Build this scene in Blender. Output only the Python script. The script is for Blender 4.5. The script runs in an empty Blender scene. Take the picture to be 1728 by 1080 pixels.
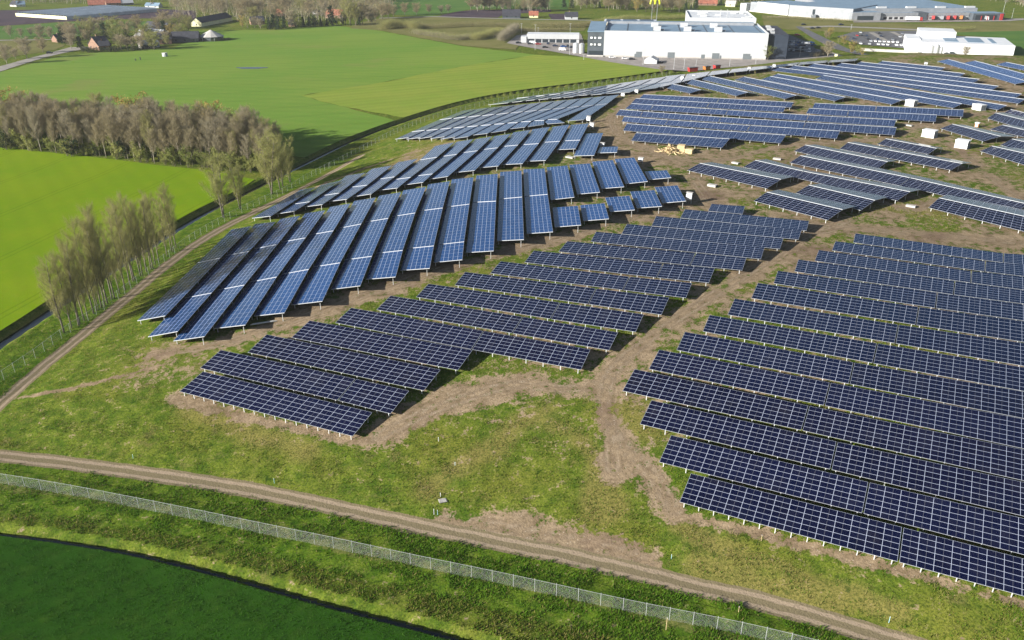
import bpy, math, random
import numpy as np
from mathutils import Vector, Matrix, Quaternion
random.seed(7)
rng = np.random.default_rng(7)
S = bpy.context.scene
COL = S.collection
R = math.radians

# ------------------------------------------------------------------ camera
PITCH = R(25.5); FPX = 1400.0; CAMH = 80.0
cd = bpy.data.cameras.new('camera'); cam = bpy.data.objects.new('camera', cd); COL.objects.link(cam)
cam.location = (0, 0, CAMH); cam.rotation_euler = (math.pi/2 - PITCH, 0, 0)
cd.sensor_fit = 'HORIZONTAL'; cd.sensor_width = 36.0; cd.lens = FPX/1728*36
cd.clip_start = 1.0; cd.clip_end = 6000
S.camera = cam
_F = np.array([0, math.cos(PITCH), -math.sin(PITCH)]); _U = np.array([0, math.sin(PITCH), math.cos(PITCH)]); _R = np.array([1.0, 0, 0])
CAM = np.array([0, 0, CAMH])
def rays(px):
    px = np.asarray(px, float).reshape(-1, 2)
    x = (px[:, 0]-864)/FPX; y = -(px[:, 1]-540)/FPX
    return x[:, None]*_R + y[:, None]*_U + _F
def g0(px, z=0.0):                      # pixel -> point of the plane at height z
    d = rays(px); t = (z-CAMH)/d[:, 2]
    return CAM + t[:, None]*d
def pix(P):                             # world -> pixel
    v = np.asarray(P, float)-CAM
    f = v@_F
    return np.stack([864+FPX*(v@_R)/f, 540-FPX*(v@_U)/f], -1)

# ------------------------------------------------------------------ the shape of the land
def seg_dist(P, line):
    """distance from 2D points to a polyline"""
    P = np.asarray(P)[:, :2]; L = np.asarray(line)[:, :2]
    best = np.full(len(P), 1e9)
    for a, b in zip(L[:-1], L[1:]):
        ab = b-a; t = np.clip(((P-a)@ab)/max(ab@ab, 1e-9), 0, 1)
        d = np.linalg.norm(P-(a+t[:, None]*ab), axis=1)
        best = np.minimum(best, d)
    return best
def inside(P, poly):
    P = np.asarray(P)[:, :2]; L = np.asarray(poly)[:, :2]
    c = np.zeros(len(P), bool); j = len(L)-1
    for i in range(len(L)):
        yi, yj = L[i, 1], L[j, 1]
        cond = ((yi > P[:, 1]) != (yj > P[:, 1]))
        xx = (L[j, 0]-L[i, 0])*(P[:, 1]-yi)/((yj-yi) if abs(yj-yi) > 1e-9 else 1e-9)+L[i, 0]
        c ^= cond & (P[:, 0] < xx); j = i
    return c
def smooth_line(L, n=8):
    L = np.asarray(L, float); out = []
    Pp = np.vstack([2*L[0]-L[1], L, 2*L[-1]-L[-2]])
    for i in range(1, len(Pp)-2):
        p0, p1, p2, p3 = Pp[i-1:i+3]
        for t in np.linspace(0, 1, n, endpoint=False):
            out.append(0.5*((2*p1)+(-p0+p2)*t+(2*p0-5*p1+4*p2-p3)*t*t+(-p0+3*p1-3*p2+p3)*t**3))
    out.append(L[-1]); return np.array(out)

TOE_PX = [(-60,738),(60,775),(200,800),(400,832),(560,866),(700,898),(860,930),(1000,960),(1150,995),(1300,1030),(1500,1092),(1900,1230),
          (2300,900),(2400,400),(2200,140),(1728,100),(1600,97),(1500,93),(1350,100),(1200,117),(1110,129),(950,152),(830,173),(720,202),(640,234),(560,283),(480,328),(370,392),(220,505),(100,600),(0,683)]
TOE = g0(TOE_PX)[:, :2]
GX0, GX1, GY0, GY1, GS = -180.0, 700.0, 20.0, 700.0, 2.0
gx = np.arange(GX0, GX1+.1, GS); gy = np.arange(GY0, GY1+.1, GS)
XX, YY = np.meshgrid(gx, gy)
pp = np.stack([XX.ravel(), YY.ravel()], -1)
dd = np.where(inside(pp, TOE), seg_dist(pp, np.vstack([TOE, TOE[:1]])), 0)
hh = (12.0*(1-np.exp(-(dd/42)**1.25))).reshape(XX.shape)
def blur(a, s):
    k = np.exp(-0.5*(np.arange(-int(3*s), int(3*s)+1)/s)**2); k /= k.sum()
    p = len(k)//2
    a = np.apply_along_axis(lambda v: np.convolve(np.pad(v, p, mode='edge'), k, 'valid'), 0, a)
    return np.apply_along_axis(lambda v: np.convolve(np.pad(v, p, mode='edge'), k, 'valid'), 1, a)
hb = blur(hh, 2.5)
msk = np.clip(dd.reshape(XX.shape)/6, 0, 1)
HG = hb*msk+hh*(1-msk)*0
def H(P):
    P = np.atleast_2d(np.asarray(P, float))
    fx = np.clip((P[:, 0]-GX0)/GS, 0, len(gx)-1.001); fy = np.clip((P[:, 1]-GY0)/GS, 0, len(gy)-1.001)
    i = fx.astype(int); j = fy.astype(int); u = fx-i; v = fy-j
    h = (HG[j, i]*(1-u)*(1-v)+HG[j, i+1]*u*(1-v)+HG[j+1, i]*(1-u)*v+HG[j+1, i+1]*u*v)
    out = (P[:, 0] < GX0) | (P[:, 0] > GX1) | (P[:, 1] < GY0) | (P[:, 1] > GY1)
    return np.where(out, 0, h)
def G(px, dh=0.0):
    """pixel -> point dh above the land"""
    d = rays(px); res = []
    ts = np.concatenate([np.arange(50, 700, .5), np.arange(700, 2500, 4.0)])
    for k in range(len(d)):
        u = d[k]/np.linalg.norm(d[k])
        Pk = CAM+ts[:, None]*u
        e = Pk[:, 2]-H(Pk)-dh
        idx = np.nonzero(e <= 0)[0]
        if len(idx) == 0 or idx[0] == 0:
            res.append(CAM+u*((dh-CAMH)/u[2])); continue
        i = idx[0]; a = e[i-1]/(e[i-1]-e[i]); t = ts[i-1]+a*(ts[i]-ts[i-1])
        res.append(CAM+t*u)
    return np.array(res)
def G1(x, y, dh=0.0): return G([(x, y)], dh)[0]
def scale_at(P): return FPX/float((np.asarray(P)-CAM)@_F)       # pixels per metre
def height_for(P, py_top):
    """height of a vertical line standing at P whose top is seen at image row py_top"""
    lo, hi = 0.0, 90.0
    for _ in range(40):
        m = (lo+hi)/2
        if pix(np.array(P)+[0, 0, m])[1] > py_top: lo = m
        else: hi = m
    return lo

# ------------------------------------------------------------------ objects
def tag(o, label=None, cat=None, group=None, kind=None):
    if label: o['label'] = label
    if cat: o['category'] = cat
    if group: o['group'] = group
    if kind: o['kind'] = kind
    return o
def empty(name, loc, label=None, cat=None, group=None, rz=0.0):
    o = bpy.data.objects.new(name, None); COL.objects.link(o); o.location = Vector(loc); o.rotation_euler = (0, 0, rz)
    o.empty_display_size = 0.5
    return tag(o, label, cat, group)
def link(name, me, parent=None, loc=(0, 0, 0), rz=0.0):
    o = bpy.data.objects.new(name, me); COL.objects.link(o)
    if parent: o.parent = parent
    o.location = Vector(loc); o.rotation_euler = (0, 0, rz)
    return o
class MB:
    def __init__(s): s.v = []; s.f = []; s.m = []; s.uv = []
    def quad(s, a, b, c, d, m=0, uv=None):
        n = len(s.v); s.v += [tuple(a), tuple(b), tuple(c), tuple(d)]; s.f.append((n, n+1, n+2, n+3)); s.m.append(m)
        s.uv.append(uv or [(0, 0), (1, 0), (1, 1), (0, 1)])
    def poly(s, pts, m=0, uv=None):
        n = len(s.v); s.v += [tuple(p) for p in pts]; s.f.append(tuple(range(n, n+len(pts)))); s.m.append(m); s.uv.append(uv or [(0, 0)]*len(pts))
    def box(s, x0, x1, y0, y1, z0, z1, m=0, top=None):
        A = [(x0,y0,z0),(x1,y0,z0),(x1,y1,z0),(x0,y1,z0),(x0,y0,z1),(x1,y0,z1),(x1,y1,z1),(x0,y1,z1)]
        for q, mm in (((0,3,2,1),m),((4,5,6,7),m if top is None else top),((0,1,5,4),m),((1,2,6,5),m),((2,3,7,6),m),((3,0,4,7),m)):
            s.quad(*[A[i] for i in q], m=mm)
    def hexa(s, A, m=0):
        for q in ((0,3,2,1),(4,5,6,7),(0,1,5,4),(1,2,6,5),(2,3,7,6),(3,0,4,7)): s.quad(*[A[i] for i in q], m=m)
    def tube(s, path, radii, n=6, m=0, cap=True):
        path = [Vector(p) for p in path]; rings = []
        for i, p in enumerate(path):
            d = (path[min(i+1, len(path)-1)]-path[max(i-1, 0)]).normalized()
            a = d.orthogonal().normalized() if i == 0 else None
            if i: 
                a = prev - d*prev.dot(d)
                a = a.normalized() if a.length > 1e-6 else d.orthogonal().normalized()
            prev = a; b = d.cross(a)
            rings.append([p+(a*math.cos(t)+b*math.sin(t))*radii[i] for t in [2*math.pi*k/n for k in range(n)]])
        base = len(s.v)
        for r in rings: s.v += [tuple(q) for q in r]
        for i in range(len(rings)-1):
            for k in range(n):
                s.f.append((base+i*n+k, base+i*n+(k+1) % n, base+(i+1)*n+(k+1) % n, base+(i+1)*n+k)); s.m.append(m); s.uv.append([(0,0),(1,0),(1,1),(0,1)])
        if cap:
            s.f.append(tuple(base+k for k in reversed(range(n)))); s.m.append(m); s.uv.append([(0,0)]*n)
            s.f.append(tuple(base+(len(rings)-1)*n+k for k in range(n))); s.m.append(m); s.uv.append([(0,0)]*n)
    def cyl(s, x, y, z0, z1, r, n=20, m=0, r1=None):
        s.tube([(x,y,z0),(x,y,z1)], [r, r if r1 is None else r1], n, m)
    def mesh(s, name, mats, smooth=False):
        me = bpy.data.meshes.new(name); me.from_pydata(s.v, [], s.f)
        for mm in (mats if isinstance(mats, (list, tuple)) else [mats]): me.materials.append(mm)
        me.polygons.foreach_set('material_index', s.m)
        u = me.uv_layers.new(name='UVMap'); flat = [c for l in s.uv for p in l for c in p]
        u.data.foreach_set('uv', flat)
        if smooth: me.polygons.foreach_set('use_smooth', [True]*len(me.polygons))
        me.update(); return me
    def build(s, name, mats, parent=None, loc=(0,0,0), rz=0.0, smooth=False):
        return link(name, s.mesh(name, mats, smooth), parent, loc, rz)
def np_mesh(name, V, F, mat, smooth=False):
    """fast mesh from arrays; F is (n,3) or (n,4)"""
    V = np.asarray(V, np.float32); F = np.asarray(F, np.int32); k = F.shape[1]
    me = bpy.data.meshes.new(name); me.vertices.add(len(V)); me.vertices.foreach_set('co', V.ravel())
    me.loops.add(F.size); me.loops.foreach_set('vertex_index', F.ravel())
    me.polygons.add(len(F)); me.polygons.foreach_set('loop_start', np.arange(0, F.size, k, dtype=np.int32))
    try: me.polygons.foreach_set('loop_total', np.full(len(F), k, np.int32))
    except Exception: pass
    for mm in (mat if isinstance(mat, (list, tuple)) else [mat]): me.materials.append(mm)
    if smooth: me.polygons.foreach_set('use_smooth', np.ones(len(F), bool))
    me.update(calc_edges=True); return me

# ------------------------------------------------------------------ materials
class NT:
    def __init__(s, name):
        s.mat = bpy.data.materials.new(name); s.mat.use_nodes = True; s.t = s.mat.node_tree
        for n in list(s.t.nodes): s.t.nodes.remove(n)
        s.out = s.t.nodes.new('ShaderNodeOutputMaterial'); s.b = s.t.nodes.new('ShaderNodeBsdfPrincipled')
        s.t.links.new(s.b.outputs[0], s.out.inputs[0])
    def n(s, typ, **k):
        nd = s.t.nodes.new('ShaderNode'+typ)
        for a, v in k.items(): setattr(nd, a, v)
        return nd
    def l(s, a, b): s.t.links.new(a, b)
    def setin(s, sock, v):
        if hasattr(v, 'is_linked') or isinstance(v, bpy.types.NodeSocket): s.l(v, sock)
        else: sock.default_value = v
    def math(s, op, a, b=None, c=None, clamp=False):
        m = s.n('Math', operation=op); m.use_clamp = clamp
        for i, v in enumerate((a, b, c)):
            if v is not None: s.setin(m.inputs[i], v)
        return m.outputs[0]
    def mix(s, f, a, b, blend='MIX'):
        m = s.n('Mix', data_type='RGBA', blend_type=blend)
        s.setin(m.inputs[0], f); s.setin(m.inputs[6], a if not isinstance(a, tuple) else (*a[:3], 1)); s.setin(m.inputs[7], b if not isinstance(b, tuple) else (*b[:3], 1))
        return m.outputs[2]
    def ramp(s, f, a, b):               # linear 0..1 between a and b, clamped
        m = s.n('MapRange'); m.interpolation_type = 'SMOOTHSTEP'; s.setin(m.inputs[0], f); m.inputs[1].default_value = a; m.inputs[2].default_value = b
        return m.outputs[0]
    def pos(s, sc=(1,1,1), rot=(0,0,0)):
        g = s.n('NewGeometry'); m = s.n('Mapping'); m.inputs['Scale'].default_value = sc; m.inputs['Rotation'].default_value = rot
        s.l(g.outputs['Position'], m.inputs['Vector']); return m.outputs[0]
    def obj(s, sc=(1,1,1), rot=(0,0,0)):
        g = s.n('TexCoord'); m = s.n('Mapping'); m.inputs['Scale'].default_value = sc; m.inputs['Rotation'].default_value = rot
        s.l(g.outputs['Object'], m.inputs['Vector']); return m.outputs[0]
    def noise(s, vec, scale, detail=3, rough=.55, dist=0.0):
        m = s.n('TexNoise'); m.inputs['Scale'].default_value = scale; m.inputs['Detail'].default_value = detail; m.inputs['Roughness'].default_value = rough; m.inputs['Distortion'].default_value = dist
        if vec is not None: s.l(vec, m.inputs['Vector'])
        return m.outputs[0]
    def attr(s, name):
        a = s.n('Attribute', attribute_name=name); return a.outputs['Fac']
    def bump(s, h, strength=.3, dist=.1):
        b = s.n('Bump'); b.inputs['Strength'].default_value = strength; b.inputs['Distance'].default_value = dist
        s.l(h, b.inputs['Height']); s.l(b.outputs[0], s.b.inputs['Normal'])
    def base(s, c, rough=.8, spec=.3, metal=0.0):
        s.setin(s.b.inputs['Base Color'], (*c[:3], 1) if isinstance(c, tuple) else c)
        s.setin(s.b.inputs['Roughness'], rough); s.b.inputs['Specular IOR Level'].default_value = spec; s.b.inputs['Metallic'].default_value = metal
        return s.mat
def plain(name, c, rough=.7, spec=.3, metal=0.0, var=.12, vs=2.0):
    """a painted or bare surface with a little dirt and unevenness"""
    t = NT(name); p = t.obj(); n1 = t.noise(p, vs, 4); n2 = t.noise(p, vs*9, 2)
    f = t.math('ADD', t.math('MULTIPLY', n1, .7), t.math('MULTIPLY', n2, .3))
    dark = tuple(v*(1-var*1.6) for v in c); lite = tuple(min(1, v*(1+var)) for v in c)
    return t.base(t.mix(t.ramp(f, .3, .7), dark, lite), t.math('ADD', t.math('MULTIPLY', n1, .2), rough-.1), spec, metal)
# ------------------------------------------------------------------ solar tables: materials
def module_material(name, cell_a, cell_b, rough=.08, far=None, spec=.5):
    t = NT(name); uv = t.n('UVMap'); sp = t.n('SeparateXYZ'); t.l(uv.outputs[0], sp.inputs[0])
    u, v = sp.outputs[0], sp.outputs[1]
    fu, fv = t.math('FRACT', u), t.math('FRACT', v)
    du = t.math('SUBTRACT', .5, t.math('ABSOLUTE', t.math('SUBTRACT', fu, .5)))     # 0 at the rim of a module
    dv = t.math('SUBTRACT', .5, t.math('ABSOLUTE', t.math('SUBTRACT', fv, .5)))
    rim = t.math('MAXIMUM', t.math('LESS_THAN', du, .0125), t.math('LESS_THAN', dv, .027))
    mid = t.math('LESS_THAN', t.math('ABSOLUTE', t.math('SUBTRACT', fu, .5)), .011)
    # cell grid (12 x 6) as a very faint change of tone
    cu = t.math('LESS_THAN', t.math('ABSOLUTE', t.math('SUBTRACT', t.math('FRACT', t.math('MULTIPLY', u, 12)), .5)), .46)
    cv = t.math('LESS_THAN', t.math('ABSOLUTE', t.math('SUBTRACT', t.math('FRACT', t.math('MULTIPLY', v, 6)), .5)), .46)
    cell = t.math('MULTIPLY', cu, cv)
    cb = t.n('CombineXYZ'); t.l(t.math('FLOOR', u), cb.inputs[0]); t.l(t.math('FLOOR', v), cb.inputs[1])
    oi = t.n('ObjectInfo'); t.l(t.math('MULTIPLY', oi.outputs['Random'], 91.7), cb.inputs[2])
    wn = t.n('TexWhiteNoise', noise_dimensions='3D'); t.l(cb.outputs[0], wn.inputs['Vector'])
    col = t.mix(wn.outputs['Value'], cell_a, cell_b)
    col = t.mix(t.math('MULTIPLY', oi.outputs['Random'], .4), col, tuple(v*1.7 for v in cell_b))
    if far: col = t.mix(t.math('MULTIPLY', oi.outputs['Alpha'], 1.0), col, far)  # further rows get the sky's reflection mixed into the cell colour
    col = t.mix(cell, tuple(v*1.6 for v in cell_b), col)
    dust = t.noise(t.pos(), .35, 5, .6)
    col = t.mix(t.math('MULTIPLY', t.ramp(dust, .45, .8), .025), col, (.30, .28, .25))
    col = t.mix(t.math('MULTIPLY', mid, .13), col, (.6, .63, .70))
    col = t.mix(rim, col, (.36, .40, .50))
    nz = t.n('TexNoise'); nz.inputs['Scale'].default_value = .6; nz.inputs['Detail'].default_value = 1
    t.l(t.pos(), nz.inputs['Vector'])
    rg = t.math('ADD', t.math('MULTIPLY', rim, .35), rough)
    rg = t.math('ADD', rg, t.math('MULTIPLY', wn.outputs['Value'], .05))
    m = t.base(col, rg, spec)
    # every module sits a hair out of line with its neighbours
    nm = t.n('Normal') if False else None
    vm = t.n('VectorMath', operation='SUBTRACT'); t.l(wn.outputs['Color'], vm.inputs[0]); vm.inputs[1].default_value = (.5, .5, .5)
    sc = t.n('VectorMath', operation='SCALE'); t.l(vm.outputs[0], sc.inputs[0]); sc.inputs['Scale'].default_value = .003
    g = t.n('NewGeometry'); ad = t.n('VectorMath', operation='ADD'); t.l(g.outputs['Normal'], ad.inputs[0]); t.l(sc.outputs[0], ad.inputs[1])
    no = t.n('VectorMath', operation='NORMALIZE'); t.l(ad.outputs[0], no.inputs[0]); t.l(no.outputs[0], t.b.inputs['Normal'])
    return m
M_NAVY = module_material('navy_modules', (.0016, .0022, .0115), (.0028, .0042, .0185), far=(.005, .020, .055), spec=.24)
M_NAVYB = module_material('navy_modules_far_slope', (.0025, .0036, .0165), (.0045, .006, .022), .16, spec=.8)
M_BLUE = module_material('blue_modules', (.0032, .024, .085), (.0055, .034, .115), .12)
M_SLATE = module_material('slate_modules', (.004, .015, .050), (.0065, .022, .066), .12)
M_ALU = plain('aluminium_frame', (.62, .64, .66), .45, .5, .3, .08)
M_GALV = plain('galvanised_steel', (.60, .61, .60), .5, .5, .2, .10, 3)
M_BEAM = plain('bright_beam', (.46, .48, .50), .5, .4, .1, .06)
M_BACK = plain('module_backsheet', (.10, .10, .11), .6, .3, 0, .06)

# unit post: an open C section 1 m high, scaled to its length
def post_mesh():
    b = MB()
    b.box(-.06, .06, -.012, .012, 0, 1); b.box(-.06, -.045, .012, .085, 0, 1); b.box(.045, .06, .012, .085, 0, 1)
    return b.mesh('post', M_GALV)
POST = post_mesh()

SKY_TINT = [0.0]                             # 0 = darkest, 1 = bluest; sky reflection of the further rows painted into the cells
def ground_z(p): return float(H([p])[0])
def lerp(a, b, t): return np.asarray(a)*(1-t)+np.asarray(b)*t
def slab(name, LL, LR, HR, HL, org, mat, parent, nmod, rows=6, thick=.05):
    """a field of modules: top with module UVs, rim and back; LL-LR is the lower long edge"""
    L = np.linalg.norm(LR-LL); nu = max(1, int(round(L/5))); nv = 2
    b = MB()
    n = np.cross(LR-LL, HL-LL); n /= np.linalg.norm(n)
    if n[2] < 0: n = -n
    def P(i, j): return lerp(lerp(LL, LR, i/nu), lerp(HL, HR, i/nu), j/nv)-org
    for i in range(nu):
        for j in range(nv):
            uv = [(nmod*i/nu, rows*j/nv), (nmod*(i+1)/nu, rows*j/nv), (nmod*(i+1)/nu, rows*(j+1)/nv), (nmod*i/nu, rows*(j+1)/nv)]
            q = [P(i, j), P(i+1, j), P(i+1, j+1), P(i, j+1)]
            nn = np.cross(q[1]-q[0], q[3]-q[0])
            if nn[2] < 0: q = q[::-1]; uv = uv[::-1]
            b.quad(*q, m=0, uv=uv)
            b.quad(*[p-n*thick for p in q[::-1]], m=2)
    rim = [P(i, 0) for i in range(nu+1)]+[P(nu, j) for j in range(1, nv+1)]+[P(i, nv) for i in range(nu-1, -1, -1)]+[P(0, j) for j in range(nv-1, 0, -1)]
    for k in range(len(rim)):
        a, c = rim[k], rim[(k+1) % len(rim)]
        b.quad(a, c, c-n*thick, a-n*thick, m=1)
    ob = b.build(name, [mat, M_ALU, M_BACK], parent); ob.color = (1, 1, 1, SKY_TINT[0]); return ob
def bar(name, A, B, w, h, org, mat, parent):
    """a straight beam from A to B, w wide, its top on the line and h deep"""
    A = np.asarray(A)-org; B = np.asarray(B)-org; d = B-A; d2 = np.array([-d[1], d[0], 0]); d2 /= np.linalg.norm(d2); d2 *= w/2
    z = np.array([0, 0, h]); m = MB()
    m.hexa([A-d2-z, B-d2-z, B+d2-z, A+d2-z, A-d2, B-d2, B+d2, A+d2]); return m.build(name, mat, parent)
NT_COUNT = 0
def posts_along(A, B, org, parent, sp, inset=.6, drop=.10):
    L = np.linalg.norm(B-A); n = max(2, int(round((L-2*inset)/sp))+1)
    for k in range(n):
        t = (inset+(L-2*inset)*k/(n-1))/L if L > 2*inset else .5
        p = lerp(A, B, t); gz = ground_z(p)-.12; h = p[2]-drop-gz
        if h < .2: continue
        o = link('post', POST, parent, (p[0]-org[0], p[1]-org[1], gz-org[2]), math.atan2(B[1]-A[1], B[0]-A[0]))
        o.scale = (1, 1, h)
def solar_table(LL, LR, HL, HR, mat, label, group, back=None, beam=None, sp=3.4, hp=True, high_sp=None, along=2.08, purlin=True):
    """LL-LR lower edge, HL-HR upper edge (world points); back = (BL, BR) adds the far slope of an east-west table"""
    c = (LL+LR+HL+HR)/4; org = np.array([c[0], c[1], ground_z(c)])
    o = empty('solar_table', org, label, 'solar table', group)
    L = (np.linalg.norm(LR-LL)+np.linalg.norm(HR-HL))/2
    nmod = max(2, int(round(L/along)))
    slab('module_field', LL, LR, HR, HL, org, mat, o, nmod)
    if back is not None:
        BL, BR = back; off = np.array([0, 0, -.04]); e = .025
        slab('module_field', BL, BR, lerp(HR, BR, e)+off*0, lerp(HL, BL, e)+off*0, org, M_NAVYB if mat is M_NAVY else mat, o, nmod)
        bar('ridge_glint_bar', HL+np.array([0, 0, .07]), HR+np.array([0, 0, .07]), (.26 if sp < 6 else .3), .09, org, M_BEAM, o)  # bar added for the pale line that the sky-reflecting back slope shows
        posts_along(lerp(BL, HL, .06), lerp(BR, HR, .06), org, o, sp*1.6)
    ins = .06
    posts_along(lerp(LL, HL, ins), lerp(LR, HR, ins), org, o, sp)
    if hp: posts_along(lerp(LL, HL, .9), lerp(LR, HR, .9), org, o, high_sp or sp*1.5)
    if purlin:
        for t in (.22, .78):
            bar('purlin', lerp(LL, HL, t)-[0, 0, .07], lerp(LR, HR, t)-[0, 0, .07], .07, .10, org, M_GALV, o)
    if beam: 
        d = (LL-LR)/np.linalg.norm(LL-LR)*.05
        bar('end_beam', LL+d+[0, 0, .03], HL+d+[0, 0, .03], .07, beam, org, M_BEAM, o)
    return o
ORD = ['first','second','third','fourth','fifth','sixth','seventh','eighth','ninth','tenth','eleventh','twelfth','thirteenth','fourteenth','fifteenth','sixteenth','seventeenth','eighteenth','nineteenth','twentieth','twenty-first','twenty-second','twenty-third','twenty-fourth','twenty-fifth','twenty-sixth']
ZL, ZH = 1.0, 1.85
def mirror(l, h, drop):
    q = 2*h-l; q[2] = h[2]-drop; return q
def shrink(a, b, m): 
    d = b-a; d = d/np.linalg.norm(d); return a+d*m, b-d*m
def row_tables(px, mat, name, block, k, group, splits=(), ext=0, gab=False, rise=None, **kw):
    """one row given by the pixels of its corners (LL, LR, HL, HR) and of its gaps [(high, low)...]"""
    (LL, LR, HL, HR) = px
    lo = G([LL]+[s[1] for s in splits]+[LR], ZL); hi = G([HL]+[s[0] for s in splits]+[HR], ZL+rise if rise else ZH)
    if ext: lo[-1] += (lo[-1]-lo[-2])/np.linalg.norm(lo[-1]-lo[-2])*ext; hi[-1] += (hi[-1]-hi[-2])/np.linalg.norm(hi[-1]-hi[-2])*ext
    n = len(lo)-1
    for i in range(n):
        l0, l1 = lo[i], lo[i+1]; h0, h1 = hi[i], hi[i+1]
        g = .13
        if i > 0: l0, _ = shrink(l0, l1, g); h0, _ = shrink(h0, h1, g)
        if i < n-1: _, l1 = shrink(l0, l1, g); _, h1 = shrink(h0, h1, g); 
        B = None
        if gab: B = tuple(mirror(l, h, .55 if rise < 1.4 else 1.2) for l, h in ((l0, h0), (l1, h1)))
        where = '' if n == 1 else (', left table' if i == 0 else (', right table' if i == n-1 else (', middle table' if n == 3 else f', {ORD[i]} table')))
        solar_table(l0, l1, h0, h1, mat, f'{name}, {ORD[k]} row from front, {block}{where}', group, back=B, **kw)

# ---- block A: lower left, facing the camera
A_ROWS = [
 [(303,660.5),(595,736),(342.5,627),(628,696)],
 [(338,621),(658.7,698),(372.5,590.5),(690,659.5),((600,639.5),(570,675.5))],
 [(418,594.5),(715,659),(450,564.5),(743,624)],
 [(492,569.5),(772.5,624.5),(522.5,541),(797,591)],
 [(566,544.5),(980,624),(592.5,519.5),(996,590),((816,559),(796,589.5))],
 [(635.5,522.5),(1027.5,591),(659,499),(1042.5,561),((882.5,535),(864,562))],
 [(702.5,501),(1072.5,560),(723,479),(1086,530.5),((945,510.5),(929,538))],
 [(767.5,481),(1116,531),(785,459),(1129,502),((1006,487),(992.5,513))],
 [(827.5,461),(1157.5,502.5),(845,441),(1167.5,477.5),((1062.5,467),(1051,489))],
 [(885,442.5),(1196,477),(901,423),(1206,452.5),((1119,445),(1108,468))],
 [(942.5,424.5),(1252.5,456),(957.5,407),(1259.5,435),((1174,427.5),(1164.5,447.5))],
 [(997,407.5),(1284,437),(1006,391),(1290,417.5)],
 [(1049,394.5),(1316,420),(1058,378),(1322,402)],
 [(1099.5,381),(1347.5,404),(1107.5,364.5),(1352.5,388)],
 [(1148,367.5),(1361,389),(1156,353),(1365,373)],
 [(1195,356),(1253,361),(1201,344),(1257,348)]]
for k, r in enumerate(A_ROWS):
    SKY_TINT[0] = max(0, (k-3)/12.0)**1.3
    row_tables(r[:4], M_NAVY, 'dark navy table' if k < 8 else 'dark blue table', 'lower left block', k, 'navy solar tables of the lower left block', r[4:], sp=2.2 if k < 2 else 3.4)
# ---- block D: lower right; rows run out of the frame
D_ROWS = [
 [(1147,847),(1728,1006),(1166,799),(1728,943),((1523.5,890),(1516,948))],
 [(1112.5,779.5),(1728,936),(1132.5,734.5),(1728,875),((1466.5,814),(1456,866))],
 [(1080,715.5),(1728,871),(1099.5,675.5),(1728,814),((1412.5,745.5),(1402,792))],
 [(1050.5,659.5),(1728,811),(1071,623),(1728,759),((1365,685),(1353,726))],
 [(1095,622.5),(1728,757),(1112.5,590),(1728,707.5),((1401,646),(1391,684))],
 [(1142,590.5),(1728,706),(1156,560),(1728,661),((1441,612),(1433,647.5))],
 [(1186,559),(1728,660),(1197.5,531.5),(1728,620),((1480.5,579.5),(1473,612.5))],
 [(1228,531),(1728,617.5),(1240,504),(1728,579),((1516,548),(1510.5,579))],
 [(1268,503),(1728,577),(1279,477.5),(1728,542.5),((1550.5,518),(1545.5,548))],
 [(1305.5,478),(1728,541),(1313,457),(1728,514),((1581.5,494),(1578.5,519.5))],
 [(1341,458),(1728,512.5),(1347.5,438),(1728,490),((1611.5,474.5),(1609,497))],
 [(1375,440),(1728,489),(1382,422),(1728,467),((1639,457.5),(1638.5,477))],
 [(1404,422.5),(1728,466),(1410,407),(1728,446),((1663,441),(1662,458))],
 [(1440,409),(1728,446),(1443.5,394),(1728,429.5),((1693.5,427.5),(1693,443))]]
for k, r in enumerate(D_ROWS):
    SKY_TINT[0] = max(0, (k-3)/10.0)**1.3
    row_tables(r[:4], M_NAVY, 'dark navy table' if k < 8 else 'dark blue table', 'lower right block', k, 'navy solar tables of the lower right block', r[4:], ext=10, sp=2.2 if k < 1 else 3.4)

SKY_TINT[0] = 0
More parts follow.
